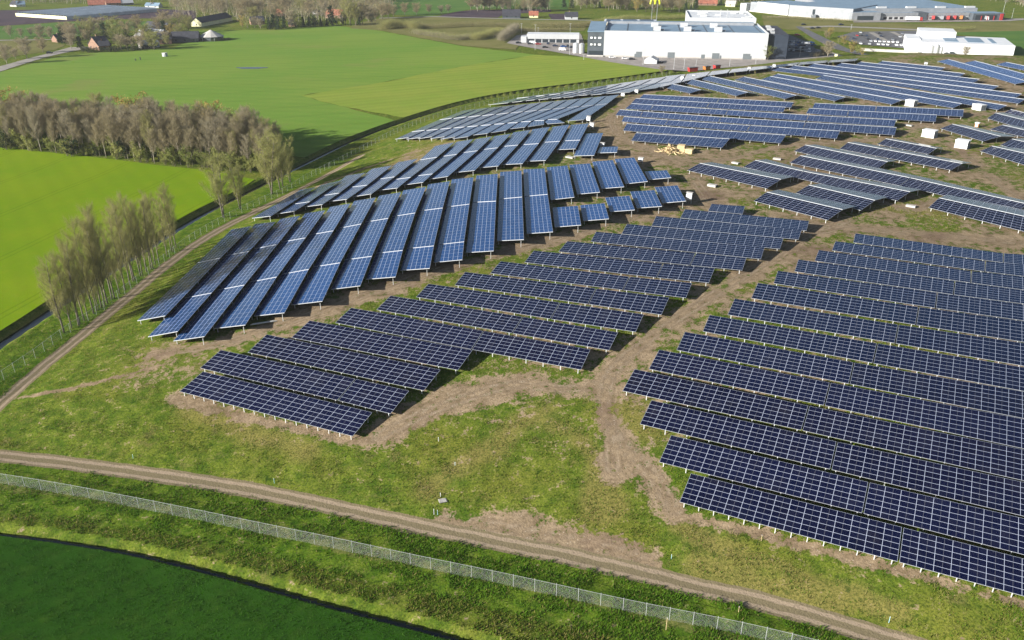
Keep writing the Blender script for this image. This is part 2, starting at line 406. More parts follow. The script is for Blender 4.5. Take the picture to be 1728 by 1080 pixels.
# ---- strips that run away from the camera (blocks B and C): list of bars near -> far, each ((left),(right))
def strip_tables(bars, mat, name, block, k, group, beam=.13, step=.07, rise=1.15, **kw):
    for i in range(len(bars)-1):
        (nl, nr), (fl, fr) = bars[i], bars[i+1]
        lo = np.vstack([G([nl], ZL+step), G([fl], ZL)]); hi = np.vstack([G([nr], ZL+rise+step), G([fr], ZL+rise)])
        n = len(bars)-1
        where = '' if n == 1 else (', near table' if i == 0 else (', far table' if i == n-1 else ', middle table'))
        solar_table(lo[0], lo[1]+(lo[0]-lo[1])/np.linalg.norm(lo[0]-lo[1])*.2, hi[0], hi[1]+(hi[0]-hi[1])/np.linalg.norm(hi[0]-hi[1])*.2, mat,
                    f'{name}, {ORD[k]} strip from left, {block}{where}', group, beam=beam, **kw)
B_STRIPS = [
 [((232,541),(279,532.5)),((334,443),(372,435)),((391,387),(425,381))],
 [((250,568),(300,559)),((312,502.5),(357,494)),((380.5,431),(420,424)),((431,377.5),(465,374))],
 [((293,575),(345,567.5)),((367,489),(412.5,480.5)),((429,419.5),(468,412)),((474,369),(506,364))],
 [((362,554),(414,548)),((422,475.5),(467,467)),((476,408),(515.5,401)),((516,359.5),(549,354.5))],
 [((429,533),(480,527.5)),((475.5,462.5),(521,454)),((523,396),(562.5,389)),((557.5,349),(591,343))],
 [((493,514),(544,508)),((529,450),(574,443)),((571,385),(609.5,377.5)),((598,339),(634,333))],
 [((559,488),(608,482)),((583,438),(627.5,432)),((617,374.3),(655,368)),((640,330),(677,324))],
 [((618,471),(667.5,467)),((635,427),(679.5,422)),((662,365),(700.5,359)),((681,321),(719,315))],
 [((676,456),(725,452.5)),((687,419),(732,414.5)),((708,355.5),(747,350.5)),((722.5,311),(759,305.5))],
 [((732,442.5),(780,438)),((738,412.5),(783,407.5)),((752.5,349),(792,344)),((762.5,302.5),(799,299))],
 [((786,426),(833,423)),((797.5,341),(837,339)),((804,296),(840,293))],
 [((839,406),(884,404)),((842,335.5),(881,332)),((844,290),(880,287.5))],
 [((889,394),(933,391)),((885,331),(924,327.5)),((883,285.5),(919,284))]]
for k, s in enumerate(B_STRIPS): strip_tables(s, M_BLUE, 'long blue table', 'middle left fan', k, 'blue solar tables of the middle left fan', sp=4.2)
B_UP = [[((929.5,337),(969,332.5)),((922.5,282),(957.5,279))], [((974,327.5),(1012.5,324)),((960.5,278),(995.5,275.5))],
 [((1015,318),(1053,315)),((999,272.5),(1034,270))], [((1055.5,310),(1093,306)),((1037,268),(1070,265.5))], [((1095,303),(1132.5,299.5)),((1087,289),(1125,287))]]
for k, s in enumerate(B_UP): strip_tables(s, M_BLUE, 'blue table' if k < 4 else 'tiny blue table', 'above the grass gap', k, 'blue solar tables of the middle left fan', sp=3)
B_LO = [[((936,383),(980.5,379.5)),((932.5,350),(975,347))], [((984.5,372.5),(1027.5,369)),((979,346),(1020,342.5))],
 [((1029.5,357),(1071,354)),((1021,333),(1062,330))], [((1075,351),(1117,348)),((1063,323),(1104,320.5))], [((1117.5,342.5),(1157.5,339)),((1104.5,315.5),(1143,312.5))]]
for k, s in enumerate(B_LO): strip_tables(s, M_BLUE, 'small square blue table', 'below the grass gap', k, 'small blue solar tables beside the dirt track', sp=3)
C1 = [
 [((425.5,368),(457,364.5)),((507.5,320),(534,315))],
 [((465.5,361),(497.5,356)),((492.5,344.5),(523,340)),((542,312),(575,304))],
 [((512,349),(544,345)),((542,330),(572.5,325.5)),((585,296),(617,291))],
 [((553,340),(585.5,336)),((589,316),(620,312)),((628,284.5),(662,279))],
 [((594,332),(627,327)),((635.5,302.5),(666,298)),((672,273.5),(705,267.5))],
 [((638,321),(671,317)),((663,303),(693,299)),((709,269.5),(737.5,265)),((735,246),(767,240))],
 [((680,312),(714,307.5)),((699,297),(730,293)),((744,264),(771,260)),((771,239),(799,234.5))],
 [((722.5,302.5),(756,297.5)),((776,258),(806,254)),((803,234.5),(831,230))],
 [((767,291),(801,287.5)),((811,252.5),(840,249)),((835,229.5),(862.5,225.5))],
 [((808,283),(841,280)),((846,247),(874,244.5)),((867,223),(896,219))],
 [((848,277.5),(882,276)),((879.5,244),(909,242)),((899,218),(928,214))],
 [((888,272),(921,270.5)),((916,240),(945,238)),((933,214),(961,210))],
 [((939,252.5),(971,251)),((949,237.5),(979,236)),((964,210.5),(994,208))],
 [((968,263),(1002.5,262)),((986,225.5),(1018,224))],
 [((1007,258),(1041,257)),((1012.5,248),(1043,247))]]
for k, s in enumerate(C1): strip_tables(s, M_BLUE, 'slanting blue table', 'second band', k, 'slanting blue solar tables of the second band', sp=5, beam=.12, step=.07, rise=.8)
near = [((667,234.7),(690,232)),((686,234.7),(709.5,232)),((705.5,234),(729,230.5)),((726,234),(750,230.5)),((743,234.7),(768,231)),((764,234),(790,230.5)),((797,228),(823,225)),
        ((827,224),(854,220)),((860,217.5),(886,214.5)),((890.5,214),(918,210)),((924,209),(952.5,207)),((957.5,204),(985,202))]
for k, nb in enumerate(near):
    t = k/11.0
    g1 = ((695+t*241, 222-t*22.5), (717+t*246, 219.5-t*20.5)); g2 = ((742+t*257, 201.7-t*24), (763+t*262, 199-t*24)); tp = ((783+t*234, 186-t*23), (804+t*241, 183.5-t*24))
    bars = [nb, g1, g2, tp] if k < 11 else [nb, g2, tp]
    strip_tables(bars, M_BLUE, 'pale blue table', 'third band', k, 'pale blue solar tables of the third band', sp=7, beam=.12, step=.09, rise=.28, purlin=False)
near = [((824,176.8),(858,173.4)),((864,172.5),(881,170.8)),((886,170),(902,168.3)),((908.5,168),(925,166.6)),((929,166),(946,164.8)),((951,164.5),(968,163)),((973,161.5),(991,160.2)),((997,160),(1015,158.8)),((1021,158),(1063,155.5)),((1070,153),(1108,148.5))]
for k, nb in enumerate(near):
    t = k/9.0
    md = ((872+t*232, 165.5-t*24), (892+t*240, 163.5-t*26)); tp = ((905+t*215, 160.5-t*31), (928+t*222, 158.5-t*33))
    strip_tables([nb, md, tp], M_BLUE, 'far pale table', 'thin band along ditch', k, 'far pale blue solar tables of the thin band', sp=8, beam=.12, step=.09, rise=.22, purlin=False, hp=False)
# the thin band goes on along the back edge of the mound
bl = [(1112,147.5),(1150,138.5),(1192,128),(1228,123),(1262,119.5),(1300,114.5),(1345,109.5),(1395,105.5),(1445,102.5)]
tl = [(1122,128.5),(1158,125),(1200,120.5),(1234,116.8),(1268,113.3),(1306,110.3),(1350,104.8),(1400,101.5),(1450,98.5)]
for k in range(len(bl)-1):
    lo = G([tl[k], tl[k+1]], ZL); hi = G([bl[k], bl[k+1]], ZH)
    lo[0], lo[1] = shrink(lo[0], lo[1], .5); hi[0], hi[1] = shrink(hi[0], hi[1], .5)
    solar_table(lo[0], lo[1], hi[0], hi[1], M_BLUE, f'far solar table, {ORD[k]} from left along back edge below white hall', 'far solar tables along the back edge', sp=8, purlin=False)
SKY_TINT[0] = .12
# ---- block E: navy east-west tables right of the junction
E_ROWS = [
 [(1272,339),(1396.4,371.3),(1294,324),(1422,353.7)],
 [(1342.7,325.6),(1452.7,355),(1364.9,312.3),(1476.6,338)],
 [(1159.6,287.3),(1294,318),(1181,275.4),(1318,302.6)],
 [(1254,282),(1514,338.4),(1274.5,270.3),(1536,323.6),((1356.5,289),(1342.5,300))],
 [(1332.5,274.5),(1716,356.8),(1351,262.6),(1735,344.5),((1536,300),(1519,313.4))],
 [(1340,255),(1481,284),(1359,244.7),(1498,272.8)],
 [(1416.7,251.3),(1605,287),(1431,240.4),(1624,276)],
 [(1480.6,243.3),(1566,260),(1495,234),(1580.5,250.3)]]
for k, r in enumerate(E_ROWS):
    row_tables(r[:4], M_NAVY, 'navy gabled table', 'block below timber stack', k, 'navy east-west tables below the timber', r[4:], gab=True, rise=1.25, sp=4, purlin=False)
row_tables([(1567,350.3),(1728,390.4),(1584.8,333.8),(1728,364.8)], M_NAVY, 'navy gabled table', 'right edge above dirt track', 0, 'navy east-west tables at the right edge', (), 8, gab=True, rise=1.25, sp=4, purlin=False)
X_ROWS = [[(1653.8,255),(1728,278),(1674,246.4),(1728,258.3)], [(1688,244.7),(1728,255.5),(1708,234.5),(1728,238.8)],
 [(1587,216.7),(1658.7,238.3),(1607,209.3),(1688.7,230)], [(1670,218.3),(1728,231),(1692,210.7),(1728,219)], [(1666,199.6),(1728,217.5),(1680,190.5),(1728,202.5)], [(1695,190),(1728,200),(1705.7,184.7),(1728,190)]]
for k, r in enumerate(X_ROWS):
    row_tables(r, M_NAVY, 'navy gabled table', 'right edge beside white cabins', k, 'navy east-west tables at the right edge', (), 0 if k == 2 else 8, gab=True, rise=1.25, sp=5, purlin=False)
# ---- block F: slate tables behind the timber
F_ROWS = [
 [(1065,237.3),(1218.5,249.3),(1073.5,224),(1231,234.3)],
 [(1051.5,220.3),(1317,241.6),(1058,208.5),(1326.4,228),((1175,217.7),(1168,228.5))],
 [(1049,205),(1411.6,234),(1053,196.8),(1417.5,221),((1128,202.4),(1121,211)),((1266,211.8),(1260,221.4))],
 [(1038.7,194.4),(1509.5,228),(1046,184.9),(1513,215),((1085,188),(1080,197)),((1217,197.5),(1212.5,206)),((1359.6,206.2),(1355,217))],
 [(1055,183.5),(1508.7,213.5),(1066,174.6),(1512,202.4),((1103,177.3),(1097,186)),((1228.7,185.6),(1223.6,193.8)),((1364.7,194.2),(1360.5,203.8))],
 [(1065,174.6),(1321.3,189),(1073,166),(1325.6,180.8),((1197,173.2),(1192,181.6))],
 [(1078.8,166),(1335,181.6),(1086.4,159.3),(1339,172.6),((1214,165.8),(1209,174))],
 [(1360.5,191.3),(1578.5,205.5),(1365.6,182.5),(1581,193.9),((1432,186.5),(1429.5,196))],
 [(1370.7,182.8),(1624.7,196.8),(1375,174),(1626.4,185.3),((1479,179),(1477,188.8))]]
for k, r in enumerate(F_ROWS):
    row_tables(r[:4], M_SLATE, 'slate blue table', 'block behind timber', k, 'slate tables behind the timber', r[4:], gab=True, rise=1.5, sp=4.5, purlin=False)
# ---- blocks G and H: the big far field of gabled tables, given by their ridges
GHW = 5.95
def gable(k, A, B, name, block, group, mat, hw=GHW, rise=1.1):
    d = B-A; d[2] = 0; d /= np.linalg.norm(d); n = np.array([-d[1], d[0], 0])
    if n[1] > 0: n = -n                                  # towards the camera
    def foot(P, s):
        q = P+n*s*hw; q[2] = P[2]-rise; return q
    solar_table(foot(A, 1), foot(B, 1), A, B, mat, f'{name}, {ORD[k]} row from front, {block}', group, back=(foot(A, -1), foot(B, -1)), sp=7, purlin=False)
GH = [((1135.5,141.6),(1183,151.5)), ((1170,134),(1262,156)), ((1198.5,128.2),(1344,160.8)), ((1256,129.5),(1427,164)), ((1300,128.5),(1521.6,169.3)), ((1312,124.5),(1623.7,175)), ((1390,127),(1698.8,178))]
for k, (a, b) in enumerate(GH):
    A, B = G([a, b], 1.9); gable(k, A, B, 'long gabled table', 'field below dark gap', 'far gabled tables of the great field', M_SLATE)
HH = [((1300,111.8),(1730,167.5)), ((1330,109.2),(1714,161)), ((1375,107.2),(1673.5,147.8)), ((1425,105.5),(1637,137)), ((1455,104),(1608,128)), ((1495,101.8),(1579,117))]
hA, hB = G(list(HH[0]), 1.9); hd = hB-hA; hd[2] = 0; hd /= np.linalg.norm(hd); hn = np.array([-hd[1], hd[0], 0])
if hn[1] < 0: hn = -hn
for k, (a, b) in enumerate(HH):
    pts = []
    for q in G([a, b], 1.9):
        w = hA+hd*((q-hA)@hd)+hn*(11.2*k); w[2] = ground_z(w)+1.9; pts.append(w)
    gable(k, pts[0], pts[1], 'long gabled table', 'field above dark gap', 'far gabled tables of the great field', M_SLATE, 5.45)
# ---- block J: bright blue tables at the far right
JJ = [((1600,99.8),(1735,137.5)), ((1645,102.4),(1745,129)), ((1698,104.7),(1760,117))]
for k, (a, b) in enumerate(JJ):
    A, B = G([a, b], 1.9); gable(k, A, B, 'bright blue gabled table', 'far right corner', 'bright blue gabled tables', M_BLUE)
# ------------------------------------------------------------------ ditches, roads, tracks in the land
DL_PX = [(-160,690),(-60,617),(0,574),(60,535),(120,495),(220,431),(335,361),(430,314),(525,267),(600,232),(690,199.5),(780,173),(870,155.5),(1000,138.2),(1130,120.5),(1175,116)]
DITCH = smooth_line(g0(DL_PX)[:, :2], 6)
DF_PX = [(-220,868),(-60,886),(0,893),(100,906),(200,922),(300,944),(400,970),(500,998),(600,1025),(700,1050),(820,1084),(950,1122),(1100,1180)]
FDITCH = smooth_line(g0(DF_PX)[:, :2], 6)
def offs(line, d):
    L = np.asarray(line); t = np.gradient(L, axis=0); t /= np.linalg.norm(t, axis=1)[:, None]
    return L+np.stack([-t[:, 1], t[:, 0]], -1)*d        # to the left of travel
FROAD = smooth_line(G([(-200,752),(0,769),(200,793),(400,823),(560,855),(700,886),(860,919),(1000,948),(1150,984),(1300,1019),(1500,1078),(1700,1140)])[:, :2], 6)
LROAD = smooth_line(G([(-60,735),(0,681),(60,628),(140,563),(220,497),(300,432),(370,387),(440,352),(520,312),(570,285),(610,262)])[:, :2], 6)
TRACKS = [([(1035,790),(1030,720),(1020,670),(1035,625),(1085,580),(1140,540),(1200,500),(1270,455),(1330,415),(1380,385),(1430,372)], 2.8),
 ([(255,600),(330,588),(400,572),(480,545),(600,503),(720,460),(860,422),(960,396),(1060,368),(1130,350),(1180,335)], 3.4),
 ([(1180,335),(1215,345),(1290,372),(1370,392),(1430,380)], 2.6),
 ([(1200,340),(1178,310),(1165,285),(1120,262),(1065,240),(1035,215),(1040,190),(1075,165),(1110,152),(1150,140)], 3.6),
 ([(1100,258),(1170,272),(1240,266),(1320,246),(1400,241),(1480,235),(1530,222),(1560,208),(1620,196),(1700,188),(1760,183)], 3.0),
 ([(1600,240),(1640,270),(1680,305),(1728,335),(1800,385)], 2.2),
 ([(1290,372),(1430,384),(1520,392),(1620,400),(1728,410),(1850,425)], 4.5),
 ([(300,672),(400,700),(500,722),(600,742),(660,735),(720,690)], 1.6),
 ([(640,735),(700,705),(760,680),(860,650),(940,655),(1010,650)], 3.9),
 ([(1030,720),(1060,760),(1100,800),(1140,860)], 2.5),
 ([(1130,270),(1030,290),(900,290),(760,310),(640,345),(560,372)], 1.4),
 ([(680,885),(760,880),(860,895),(960,915),(1050,935),(1090,950)], 2.6),
 ([(430,352),(520,320),(600,290),(680,262),(760,240)], .8),
 ([(1150,870),(1300,905),(1450,945),(1600,985),(1728,1020)], 1.0),
 ([(20,672),(120,655),(240,625),(330,600)], .55),
 ([(1345,262),(1420,258),(1480,270)], 1.5), ([(1450,330),(1540,352),(1600,330)], 2.0), ([(1700,215),(1640,220),(1590,212)], 2.0)]
# yellowed, dried strips of grass
DRY = [([(720,830),(770,790),(820,755),(880,715),(930,690)], 2.6), ([(1150,890),(1250,935),(1330,965),(1420,1000),(1520,1030)], 1.6), ([(1180,960),(1290,985),(1400,1020)], 2.5),
       ([(330,690),(430,730),(520,755)], 2.5), ([(640,300),(700,262),(760,235)], 6.0), ([(1320,330),(1440,345),(1600,360)], 6.0), ([(900,700),(980,740),(1010,800),(1020,860)], 2.5), ([(1090,720),(1060,690)], 4)]

# ------------------------------------------------------------------ the ground sheet
def axis(a, b, fine, lo, hi, grow=1.06, mx=60):
    xs = list(np.arange(lo, hi+fine/2, fine)); s = fine
    while xs[-1] < b: s = min(mx, s*grow); xs.append(xs[-1]+s)
    s = fine
    while xs[0] > a: s = min(mx, s*grow); xs.insert(0, xs[0]-s)
    return np.array(xs)
ax = axis(-2600, 2600, .8, -130, 135, 1.022); ay = axis(-200, 4600, .8, 62, 250, 1.012)
VX, VY = np.meshgrid(ax, ay); VP = np.stack([VX.ravel(), VY.ravel()], -1)
VZ = H(VP)
near = (VP[:, 0] > -170) & (VP[:, 0] < 560) & (VP[:, 1] > 20) & (VP[:, 1] < 690)
NP = VP[near]
def sstep(x, a, b): t = np.clip((x-a)/(b-a), 0, 1); return t*t*(3-2*t)
def vnoise(P, s, seed):
    r = np.random.default_rng(seed); T = r.random((64, 64))
    q = P/s; i = np.floor(q).astype(int); f = q-i; f = f*f*(3-2*f)
    a = T[i[:, 1] % 64, i[:, 0] % 64]; b = T[i[:, 1] % 64, (i[:, 0]+1) % 64]; c = T[(i[:, 1]+1) % 64, i[:, 0] % 64]; d = T[(i[:, 1]+1) % 64, (i[:, 0]+1) % 64]
    return (a*(1-f[:, 0])+b*f[:, 0])*(1-f[:, 1])+(c*(1-f[:, 0])+d*f[:, 0])*f[:, 1]
d1 = seg_dist(NP, DITCH); d2 = seg_dist(NP, FDITCH)
carve = -1.7*(1-sstep(d1, 1.0, 2.6))-1.25*(1-sstep(d2, .35, 1.15))
dR = seg_dist(NP, FROAD); dLr = seg_dist(NP, LROAD)
toe_in = np.clip(np.where(inside(NP, TOE), seg_dist(NP, np.vstack([TOE, TOE[:1]])), 0)/4, 0, 1)
TD = np.full(len(NP), 9.0); dirt = np.zeros(len(NP)); dry = np.zeros(len(NP)); rut = np.zeros(len(NP))
wob = (vnoise(NP, 9, 1)-.5)*4.4+(vnoise(NP, 3.2, 2)-.5)*2.4+(vnoise(NP, 1.2, 3)-.5)*1.2
for line, w in TRACKS:
    L = smooth_line(G(line)[:, :2], 5); d = seg_dist(NP, L); w *= .8; TD = np.minimum(TD, d+(3 if w < 1 else 0))
    dirt = np.maximum(dirt, 1-sstep(d+wob*min(1, w/3), w*.4, w*1.9))
    for s in (-.85, .85):
        dd_ = np.abs(d-.85); rut = np.maximum(rut, (1-sstep(dd_, .15, .45))*(w > 1.5))
for line, w in DRY:
    d = seg_dist(NP, smooth_line(G(line)[:, :2], 5)); dry = np.maximum(dry, 1-sstep(d+wob*.6, w*.4, w*1.5))
# trodden, half bare soil between and under the tables
inn = sstep(np.where(inside(NP, TOE), seg_dist(NP, np.vstack([TOE, TOE[:1]])), 0), 8, 30)
dirt = np.maximum(dirt, inn*(.20+.44*sstep(vnoise(NP, 9, 5), .35, .8))+.28*sstep(np.where(inside(NP, TOE), seg_dist(NP, np.vstack([TOE, TOE[:1]])), 0), 55, 110))
dirt = np.maximum(dirt, (1-toe_in)*0)
road = np.maximum(1-sstep(dR, 1.5, 2.1), 1-sstep(dLr, 1.35, 2.0))
rrut = np.maximum.reduce([1-sstep(np.abs(dR-.95), .25, .5), 1-sstep(np.abs(dLr-.85), .22, .45)])*road
micro = (vnoise(NP, 3.1, 7)-.5)*.22+(vnoise(NP, 1.3, 8)-.5)*.12
fieldzone = (1-toe_in)*np.maximum(sstep(d1, 2.6, 3.2)*(d2 > 20)*(NP[:, 1] > 80), sstep(d2, 1.0, 1.4)*(seg_dist(NP, FROAD) > 11))
VZ[near] += carve+micro*(1-road*.8)*(1-fieldzone)*(1-.5*dirt)-fieldzone*.12
VZ -= .05
# attributes
A_dirt = np.zeros(len(VP)); A_dry = np.zeros(len(VP)); A_road = np.zeros(len(VP)); A_rut = np.zeros(len(VP)); A_lush = np.zeros(len(VP)); A_bank = np.zeros(len(VP)); A_sf = np.full(len(VP), 9.0); A_sl = np.full(len(VP), 9.0)
A_dirt[near] = dirt; A_dry[near] = dry; A_road[near] = road; A_rut[near] = np.maximum(rrut, rut*dirt)
side = seg_dist(NP, FROAD)
def signed(P, line):
    d = seg_dist(P, line); s = np.where(inside(P, np.vstack([line, [[line[-1,0]+900, line[-1,1]+(900 if line is LROAD else 0)], [900, 900], [-900, 900], [-900, line[0,1]]]])), 1, -1)
    return np.clip(d, 0, 8)*s
A_sf[near] = signed(NP, FROAD); A_sl[near] = signed(NP, LROAD); A_td = np.full(len(VP), 9.0); A_td[near] = np.clip(TD, 0, 9)
sgn = np.where(inside(NP, TOE), 0, 1)
A_lush[near] = sgn*(1-sstep(np.minimum(side, dLr), 10, 16))*.9
A_bank[near] = np.maximum((1-sstep(d1, 1.6, 3.0))*.8, (1-sstep(np.abs(side-7.2)+wob*.35, .6, 1.8))*.75*sgn)
nx, ny = len(ax), len(ay)
ii = np.arange(nx*ny).reshape(ny, nx)
F = np.stack([ii[:-1, :-1].ravel(), ii[:-1, 1:].ravel(), ii[1:, 1:].ravel(), ii[1:, :-1].ravel()], -1)

def ground_mat():
    t = NT('meadow_and_soil'); p = t.pos()
    n_big = t.noise(p, .06, 3); n_mid = t.noise(p, .45, 4, .6); n_fine = t.noise(p, 3.2, 4, .65); n_grain = t.noise(p, 11, 2, .7)
    g = t.mix(t.ramp(n_mid, .32, .68), (.070, .120, .012), (.165, .205, .026))
    g = t.mix(t.math('MULTIPLY', t.ramp(n_big, .45, .7), .55), g, (.23, .215, .040))
    g = t.mix(t.math('MULTIPLY', t.ramp(t.noise(p, .2, 4, .65), .56, .70), .5), g, (.20, .155, .065))
    g = t.mix(t.math('MULTIPLY', t.attr('lush'), .75), g, t.mix(t.ramp(n_mid, .3, .7), (.050, .125, .007), (.145, .225, .016)))
    g = t.mix(t.math('MULTIPLY', t.attr('dry'), t.math('ADD', .45, t.math('MULTIPLY', n_mid, .6))), g, (.25, .205, .065))
    n_cl = t.noise(p, 1.1, 3, .6); n_cl2 = t.noise(p, .16, 2)
    g = t.mix(t.math('MULTIPLY', t.math('MULTIPLY', t.ramp(n_cl, .54, .68), t.ramp(n_cl2, .4, .6)), .75), g, (.028, .060, .008))
    g = t.mix(t.math('MULTIPLY', t.ramp(n_cl, .46, .30), .4), g, (.20, .18, .06))
    tus = t.math('ADD', t.math('MULTIPLY', n_fine, .6), t.math('MULTIPLY', n_grain, .4))
    g = t.mix(t.math('MULTIPLY', t.ramp(tus, .58, .36), .75), g, (.018, .036, .006))
    g = t.mix(t.math('MULTIPLY', t.ramp(tus, .55, .72), .35), g, (.19, .185, .055))
    soil = t.mix(t.ramp(n_mid, .3, .7), (.158, .113, .068), (.310, .235, .150))
    soil = t.mix(t.math('MULTIPLY', t.ramp(n_fine, .55, .35), .5), soil, (.095, .070, .048))
    soil = t.mix(t.math('MULTIPLY', t.attr('rut'), .55), soil, t.mix(t.ramp(n_mid, .4, .6), (.36, .29, .21), (.12, .088, .062)))
    soil = t.mix(t.math('MULTIPLY', t.ramp(n_big, .55, .7), .5), soil, (.13, .085, .062))
    td = t.math('ADD', t.attr('td'), t.math('MULTIPLY', t.math('SUBTRACT', t.noise(p, .13, 2), .5), 1.0))
    rw = t.math('ABSOLUTE', t.math('SUBTRACT', t.math('FRACT', t.math('DIVIDE', td, .95)), .5))
    rmask = t.math('MULTIPLY', t.ramp(t.attr('td'), 4.2, 2.2), t.ramp(t.noise(p, .3, 3), .46, .62))
    soil = t.mix(t.math('MULTIPLY', t.math('MULTIPLY', t.ramp(rw, .17, .07), rmask), .30), soil, (.105, .075, .052))
    soil = t.mix(t.math('MULTIPLY', t.math('MULTIPLY', t.ramp(rw, .30, .42), rmask), .18), soil, (.42, .335, .24))
    st = t.n('TexVoronoi'); st.inputs['Scale'].default_value = 1.6; t.l(p, st.inputs['Vector'])
    soil = t.mix(t.math('MULTIPLY', t.ramp(st.outputs['Distance'], .16, .08), .6), soil, (.46, .40, .32))
    n_e = t.noise(p, .9, 5, .75)
    edge0 = t.math('MULTIPLY', t.math('SUBTRACT', n_e, .5), 1.6)
    edge = t.math('ADD', t.math('ADD', t.attr('dirt'), edge0), t.math('MULTIPLY', t.math('SUBTRACT', t.math('ADD', t.math('MULTIPLY', n_mid, .55), t.math('MULTIPLY', n_fine, .45)), .5), 3.4), )
    c = t.mix(t.ramp(edge, .36, .70), g, soil)
    bank = t.math('ADD', t.attr('bank'), t.math('MULTIPLY', t.math('SUBTRACT', n_mid, .5), .9))
    c = t.mix(t.math('MULTIPLY', t.ramp(bank, .35, .75), .85), c, t.mix(t.ramp(n_fine, .35, .65), (.100, .125, .028), (.175, .165, .055)))
    wb = t.math('MULTIPLY', t.math('SUBTRACT', t.noise(p, .22, 2), .5), .7)
    def lane(nm, half):
        a = t.math('ABSOLUTE', t.math('ADD', t.attr(nm), wb))
        r_ = t.math('ABSOLUTE', t.math('SUBTRACT', a, half))
        return t.ramp(a, 1.85, 1.5), t.ramp(r_, .5, .15)
    (e1, r1), (e2, r2) = lane('sf', .85), lane('sl', .8)
    road_e = t.math('MAXIMUM', e1, e2); road_r = t.math('MAXIMUM', r1, r2)
    rd = t.mix(t.ramp(t.math('ADD', t.math('MULTIPLY', road_r, .6), t.math('MULTIPLY', n_mid, .6)), .35, .85), (.180, .148, .088), (.300, .235, .165))
    rd = t.mix(t.math('MULTIPLY', t.ramp(n_fine, .5, .3), .5), rd, (.085, .065, .045))
    redge = t.math('ADD', road_e, t.math('MULTIPLY', t.math('SUBTRACT', n_fine, .5), .7))
    c = t.mix(t.ramp(redge, .4, .65), c, rd)
    t.bump(t.math('ADD', n_fine, t.math('MULTIPLY', n_grain, .5)), .55, .22)
    return t.base(c, .95, .0)
gm = np_mesh('ground', np.column_stack([VP, VZ]), F, ground_mat(), True)
for nme, arr in (('dirt', A_dirt), ('dry', A_dry), ('road', A_road), ('rut', A_rut), ('lush', A_lush), ('bank', A_bank), ('sf', A_sf), ('sl', A_sl), ('td', A_td)):
    a = gm.attributes.new(nme, 'FLOAT', 'POINT'); a.data.foreach_set('value', arr.astype(np.float32))
tag(link('ground', gm), kind='structure')

# ------------------------------------------------------------------ flat fields round the mound
def field_mat(name, a, b, c, row_dir=None, row_sp=3.0, row_amt=.25, speck=.35, spot=None, big=.035, tram=None):
    t = NT(name); p = t.pos(); n1 = t.noise(p, big, 4, .6); n2 = t.noise(p, .4, 4, .6); n3 = t.noise(p, 4.5, 3, .7)
    col = t.mix(t.ramp(n1, .35, .65), a, b)
    col = t.mix(t.math('MULTIPLY', t.ramp(n2, .45, .75), .45), col, c)
    col = t.mix(t.math('MULTIPLY', t.ramp(n3, .55, .33), speck), col, tuple(v*.45 for v in a))
    if row_dir is not None:
        w = t.n('TexWave', wave_type='BANDS', bands_direction='X'); w.inputs['Scale'].default_value = 1.0; w.inputs['Distortion'].default_value = 1.2; w.inputs['Detail'].default_value = 2; w.inputs['Detail Scale'].default_value = .6
        t.l(t.pos((.3/row_sp,)*3, (0, 0, -row_dir)), w.inputs['Vector'])
        col = t.mix(t.math('MULTIPLY', t.math('MULTIPLY', w.outputs[0], t.ramp(n2, .3, .6)), row_amt), col, tuple(v*.55 for v in a))
    if tram:
        ang, spc = tram
        sp = t.n('SeparateXYZ'); t.l(t.pos((1,1,1), (0, 0, -ang)), sp.inputs[0])
        cx = t.math('ADD', sp.outputs[0], t.math('MULTIPLY', t.math('SUBTRACT', t.noise(p, .02, 1), .5), 5))
        fr = t.math('ABSOLUTE', t.math('SUBTRACT', t.math('FRACT', t.math('DIVIDE', cx, spc)), .5))
        ln_ = t.ramp(t.math('ABSOLUTE', t.math('SUBTRACT', fr, 1.0/spc)), .45/spc, .15/spc)
        col = t.mix(t.math('MULTIPLY', ln_, .38), col, tuple(v*.5 for v in a))
        strip = t.n('TexWhiteNoise', noise_dimensions='1D'); t.l(t.math('FLOOR', t.math('DIVIDE', cx, spc)), strip.inputs['W'])
        col = t.mix(t.math('MULTIPLY', strip.outputs['Value'], .14), col, tuple(v*.72 for v in a))
    if spot: col = t.mix(t.math('MULTIPLY', t.ramp(t.noise(p, .018, 3), .58, .72), .5), col, spot)
    t.bump(t.math('ADD', n3, n2), .35, .15)
    return t.base(col, .95, .0)
FLATN = [0]
def flat(name, pts, mat, z=.03, kind='structure', jit=.5, sub=6.0, label=None):
    FLATN[0] += 1; z = z+.0042*FLATN[0]
    pts = [np.array(p[:2], float) for p in pts]; out = []
    r = random.Random(name)
    for a, b in zip(pts, pts[1:]+pts[:1]):
        L = np.linalg.norm(b-a); n = max(1, min(40, int(L/sub))); nrm = np.array([-(b-a)[1], (b-a)[0]])/max(L, 1e-6)
        for k in range(n): out.append(a+(b-a)*k/n+(nrm*r.uniform(-jit, jit) if k else 0))
    import bmesh
    me = bpy.data.meshes.new(name); bm = bmesh.new(); vs = [bm.verts.new((p[0], p[1], z)) for p in out]
    f = bm.faces.new(vs); 
    if f.normal.z < 0 or True: bm.normal_update()
    if f.normal.z < 0: f.normal_flip()
    bmesh.ops.triangulate(bm, faces=[f]); bm.to_mesh(me); bm.free(); me.materials.append(mat)
    return tag(link(name, me), label, kind=kind)
def P0(l): return [tuple(q) for q in g0(l)[:, :2]]
dl = offs(DITCH, 3.0)                                  # field side of the ditch (travel goes away from the camera)
pl = pix(np.column_stack([dl, np.zeros(len(dl))]))
sel1 = [tuple(dl[i]) for i in range(len(dl)) if pl[i, 0] < 405]
